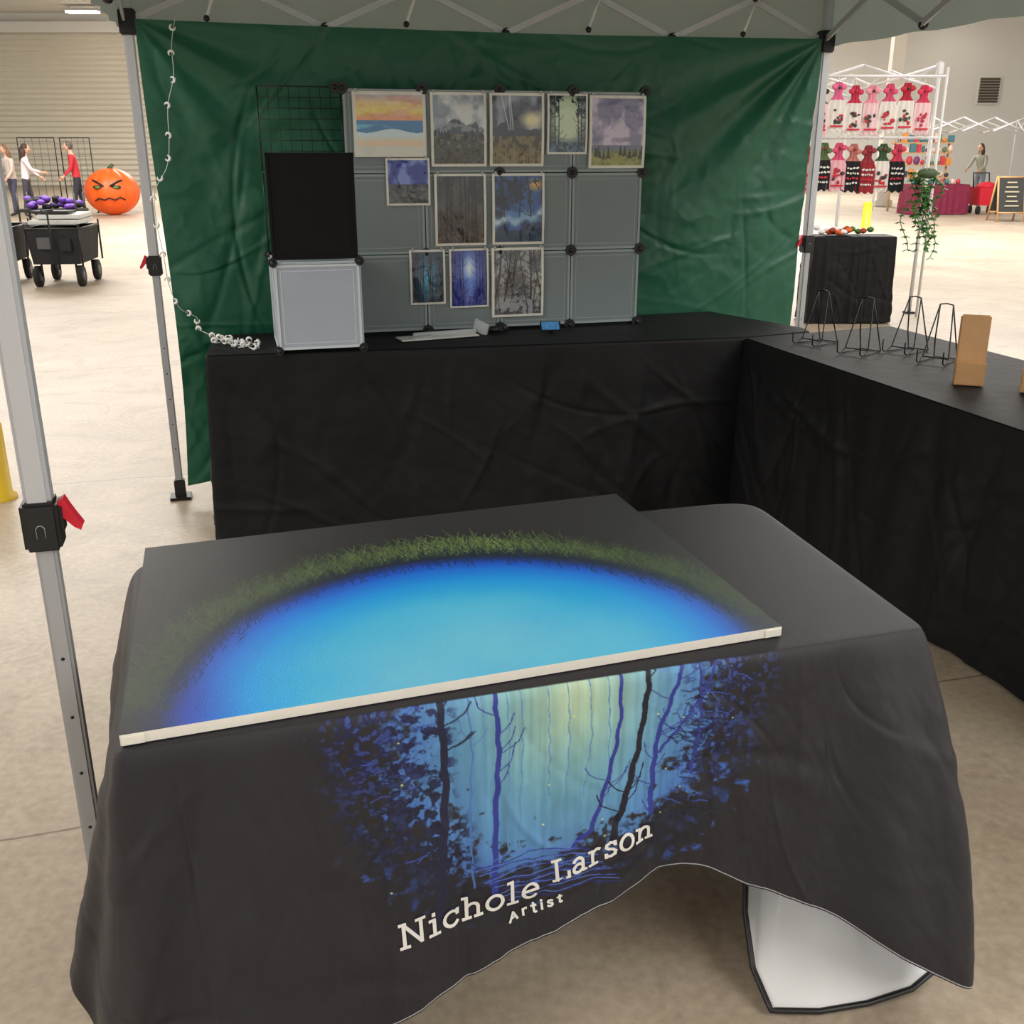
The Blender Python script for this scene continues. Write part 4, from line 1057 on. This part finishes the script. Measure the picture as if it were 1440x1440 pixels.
def towel(x,z,body,topc,gfx,seed):
    B=MB(); rs=random.Random(seed)
    Mb=mat('towel_%d_%d_%d'%body,body,.9); Mt=mat('topper_%d_%d_%d'%topc,topc,.8); Mg=mat('gfx_%d_%d_%d'%gfx,gfx,.8)
    y=Yb; z+=rs.uniform(-.02,.02); hw=.090*rs.uniform(.9,1.05)
    prof=[(0,.03),(-.03,.045),(-.07,.040),(-.11,.036),(-.130,.050),(-.155,.075),(-.20,hw*.97),(-.30,hw),(-.43,hw*1.04)]
    for i in range(len(prof)-1):
        (za,wa),(zb_,wb)=prof[i],prof[i+1]; m=Mt if i<5 else Mb
        for dy in(0,.015):
            G=[]
            for zz_,ww in((za,wa),(zb_,wb)):
                G.append([(x+(-1+j/6)*ww,y+dy-.02*math.cos((-1+j/6)*1.5)-.010*math.sin((-1+j/6)*11),z+zz_+(.012*math.cos(j*1.57+seed) if zz_<-.42 else 0)) for j in range(13)])
            B.sheet(G,m)
    for s in(-1,1):
        B.ball((x+s*.04,y-.015,z-.04-.03*rs.random()),(.032,.012,.026),Mt,8,6)
    B.ball((x,y-.03,z-.05),(.014,.01,.014),Mg,8,6)
    gr=mat('gfx_red',(200,40,60),.8)
    if sum(body)>500:
        for k in range(9):
            B.ball((x+rs.uniform(-.045,.045),y-.027,z-.24-rs.uniform(0,.12)),(rs.uniform(.008,.026),.005,rs.uniform(.008,.022)),rs.choice([Mg,gr,Mg,mat('gfx_ink',(60,54,58),.8)]),8,6)
        B.box((x,y-.03,z-.385),(.12,.004,.016),gr)
    else:
        gw=mat('gfx_white',(220,220,214),.8)
        for k in range(4):
            xx=x-.055
            while xx<x+.045:
                l=rs.uniform(.010,.028); B.box((xx+l/2,y-.032,z-.22-k*.045+rs.uniform(-.004,.004)),(l,.003,.016),gw if k!=2 else gr,ry=rs.uniform(-.5,.5)); xx+=l+.008
    B.path([(x,y,z),(x,y+.03,z+.06),(x,y+.05,z+.04)],.003,M_white,6)
    B.build('towel',tow)
tcs=[(215,60,96),(60,40,48),(228,110,156),(200,50,84),(236,150,170),(214,84,124),(190,40,64)]
for i in range(8): towel(2.72+i*.160,2.15,[(228,222,216),(236,200,206)][i%3==1],tcs[i%7],(190,50,70) if i%2 else (60,70,56),i)
bod=[(26,26,30),(226,160,170),(28,28,32),(232,176,186),(24,24,28),(150,40,50),(230,222,216),(26,26,30)]
for i in range(8): towel(2.68+i*.140,1.62,bod[i],[(150,60,60),(200,60,70),(90,110,70),(214,84,124),(190,120,110),(150,50,60),(60,90,60),(200,60,90)][i],(150,50,60),20+i)
M_leaf=mat('leaf',(66,116,54),.6,var=.3,scale=20)
B=MB()
for v_ in range(11):
    x=3.86+rg.uniform(-.13,.12);y=Yb-.22+rg.uniform(-.06,.06);pts=[]
    L=rg.uniform(.35,.78)
    for k in range(12): pts.append((x+.05*math.sin(k*.7+v_)+.008*v_*k/6,y+.02*math.cos(k),1.38-L*k/11))
    B.path(pts,.004,M_leaf,5)
    for p in pts:
        for q in range(5):
            a=rg.uniform(0,6.28);l=.035+rg.random()*.03;c=Vector(p);d=Vector((math.cos(a),math.sin(a)*.6,-.4)).normalized();s_=Vector((-d.y,d.x,.2)).normalized()
            B.add([c,c+d*l*.5+s_*l*.4,c+d*l*1.1,c+d*l*.5-s_*l*.4],[(0,1,2,3)],M_leaf)
M_pot=mat('hanging_pot',(70,90,60),.6)
B.ball((3.88,Yb-.22,1.37),(.09,.08,.05),M_pot,16,10)
for a in (0,2.1,4.2): B.tube((3.88+.07*math.cos(a),Yb-.22+.07*math.sin(a),1.39),(3.88,Yb-.22,1.62),.003,M_white,5)
B.path([(3.88,Yb-.22,1.62),(3.9,Yb-.1,1.68),(3.92,Yb+.05,1.69)],.004,M_white,5)
B.build('hanging_vine_plant')
draped('black_draped_table',[(2.84,9.95),(3.60,9.95),(3.60,10.28),(2.84,10.28)],.81,.012,.04,33,freq=4)
M_orf=mat('orange_flowers',(225,100,40),.7); B=MB()
for k in range(22): 
    B.ball((3.15+rg.gauss(0,.10),10.08+rg.gauss(0,.04),.835+abs(rg.gauss(0,.02))),(.035,.03,.022),rg.choice([M_orf,M_leaf,mat('rust',(150,60,40),.7),M_white]),8,6,lambda d,t,ph:1+.25*math.sin(t*5))
B.build('autumn_flower_garland')
M_mar=mat('maroon_cloth',(122,28,60),.8)
draped('maroon_draped_table',[(9.9,26.8),(11.4,26.9),(11.4,27.5),(9.9,27.5)],.72,.012,.05,41,m=M_mar,freq=2)
B=MB()
for x in (9.9,11.3):
    B.tube((x,28.3,0),(x,28.3,1.75),.03,M_wood,8)
for z in (.85,1.15,1.45,1.7):
    B.box((10.6,28.3,z),(1.5,.3,.03),M_wood)
    x=9.92
    while x<11.3:
        c=rg.choice([(200,60,70),(70,120,130),(230,200,180),(120,60,110),(60,60,70),(220,140,60),(90,120,80)]); w_=rg.uniform(.035,.09); hh=rg.uniform(.05,.12)
        if rg.random()<.5: B.ball((x+w_,28.2,z+hh+.01),(w_,.06,hh),mat('ware_%d_%d_%d'%c,c,.6),8,6)
        else: B.box((x+w_,28.2,z+hh+.01),(w_*1.8,.08,hh*2),mat('ware_%d_%d_%d'%c,c,.6),bev=.01)
        x+=2*w_+.01
B.build('vendor_display_shelf')
B=MB(); 
for k in range(9):
    c=rg.choice([(200,60,70),(70,120,130),(230,200,180)]); B.ball((10.05+k*.14,27.1,.78),(.06,.06,.07),mat('ware_%d_%d_%d'%c,c,.6),8,6)
B.build('vendor_goods')
M_rc=mat('red_cart_fabric',(200,28,48),.7)
B=MB(); x,y=11.95,27.2
G=[]
for i in range(5):
    t=i/4;w_=.26+.06*t; G.append([(x+a*w_,y+b2*w_*1.2,.22+.42*t) for a,b2 in((-1,-1),(0,-1.05),(1,-1),(1.04,0),(1,1),(0,1.05),(-1,1),(-1.04,0),(-1,-1))])
B.sheet(G,M_rc,False); B.box((x,y,.24),(.5,.6,.03),M_rc)
for sx in(-1,1):
    for sy in(-1,1): B.tube((x+sx*.22,y+sy*.25,.1),(x+sx*.28,y+sy*.25,.1),.1,M_tire,16); B.tube((x+sx*.24,y+sy*.25,.1),(x+sx*.24,y+sy*.25,.24),.015,M_blk,6)
B.path([(x-.2,y+.3,.6),(x-.2,y+.42,.98),(x+.2,y+.42,.98),(x+.2,y+.3,.6)],.02,M_blk,8); B.ball((x,y,.66),(.24,.28,.12),M_rc,12,8)
B.build('red_shopping_cart')
M_cb=mat('chalkboard',(52,54,54),.8); M_chalk=mat('chalk',(200,190,160),.9)
B=MB(); x,y=11.25,24.4
for s in(-1,1):
    def cp(a,z,s=s): return (x+a,y+s*(.28-.26*z/.98)-.0,z)
    for a in(-.30,.30): B.tube(cp(a,0),cp(a,.98),.022,M_wood,6)
    B.tube(cp(-.3,.96),cp(.3,.96),.022,M_wood,6);B.tube(cp(-.3,.2),cp(.3,.2),.022,M_wood,6)
    B.add([cp(-.28,.2),cp(.28,.2),cp(.28,.94),cp(-.28,.94)],[(0,1,2,3)],M_cb)
for k in range(6): B.box((x-.0,y-(.28-.26*(.85-k*.1)/.98)-.02,.85-k*.1),(.22+.05*(k%3),.004,.025),M_chalk)
B.build('chalkboard_sign')
B=MB()
for (a,b2) in (((9.6,25.2),(12.9,26.2)),((9.6,28.6),(13.4,29.2)),((12.9,26.2),(13.4,29.2))):
    A=Vector((*a,0));C=Vector((*b2,0)); B.tube((A.x,A.y,0),(A.x,A.y,2.3),.025,M_white,8);B.tube((C.x,C.y,0),(C.x,C.y,2.3),.025,M_white,8)
    for i in range(4):
        u=A.lerp(C,i/4);v=A.lerp(C,(i+1)/4)
        for z0_,z1_ in((1.95,2.25),(2.25,1.95)): B.tube((u.x,u.y,z0_),(v.x,v.y,z1_),.018,M_white,6)
B.build('open_tent_frame')
M_pillar=mat('pillar_paint',(205,200,190),.6)
B=MB(); B.box((10.5,30.6,3.4),(.35,.35,6.8),M_pillar,bev=.03); B.box((10.5,30.6,.1),(.5,.5,.2),M_pillar,bev=.03); B.box((10.5,30.6,6.5),(.6,.6,.3),M_pillar,bev=.03); B.build('roof_column')

# ---------------------------------------------------------------- camera
cam=bpy.data.cameras.new('camera'); co=bpy.data.objects.new('camera',cam); scn.collection.objects.link(co)
cam.sensor_width=36; cam.lens=36*1450/1440; cam.clip_end=200
co.location=(0,0,1.6); co.rotation_euler=(math.pi/2-math.atan(0.354),0,0); scn.camera=co
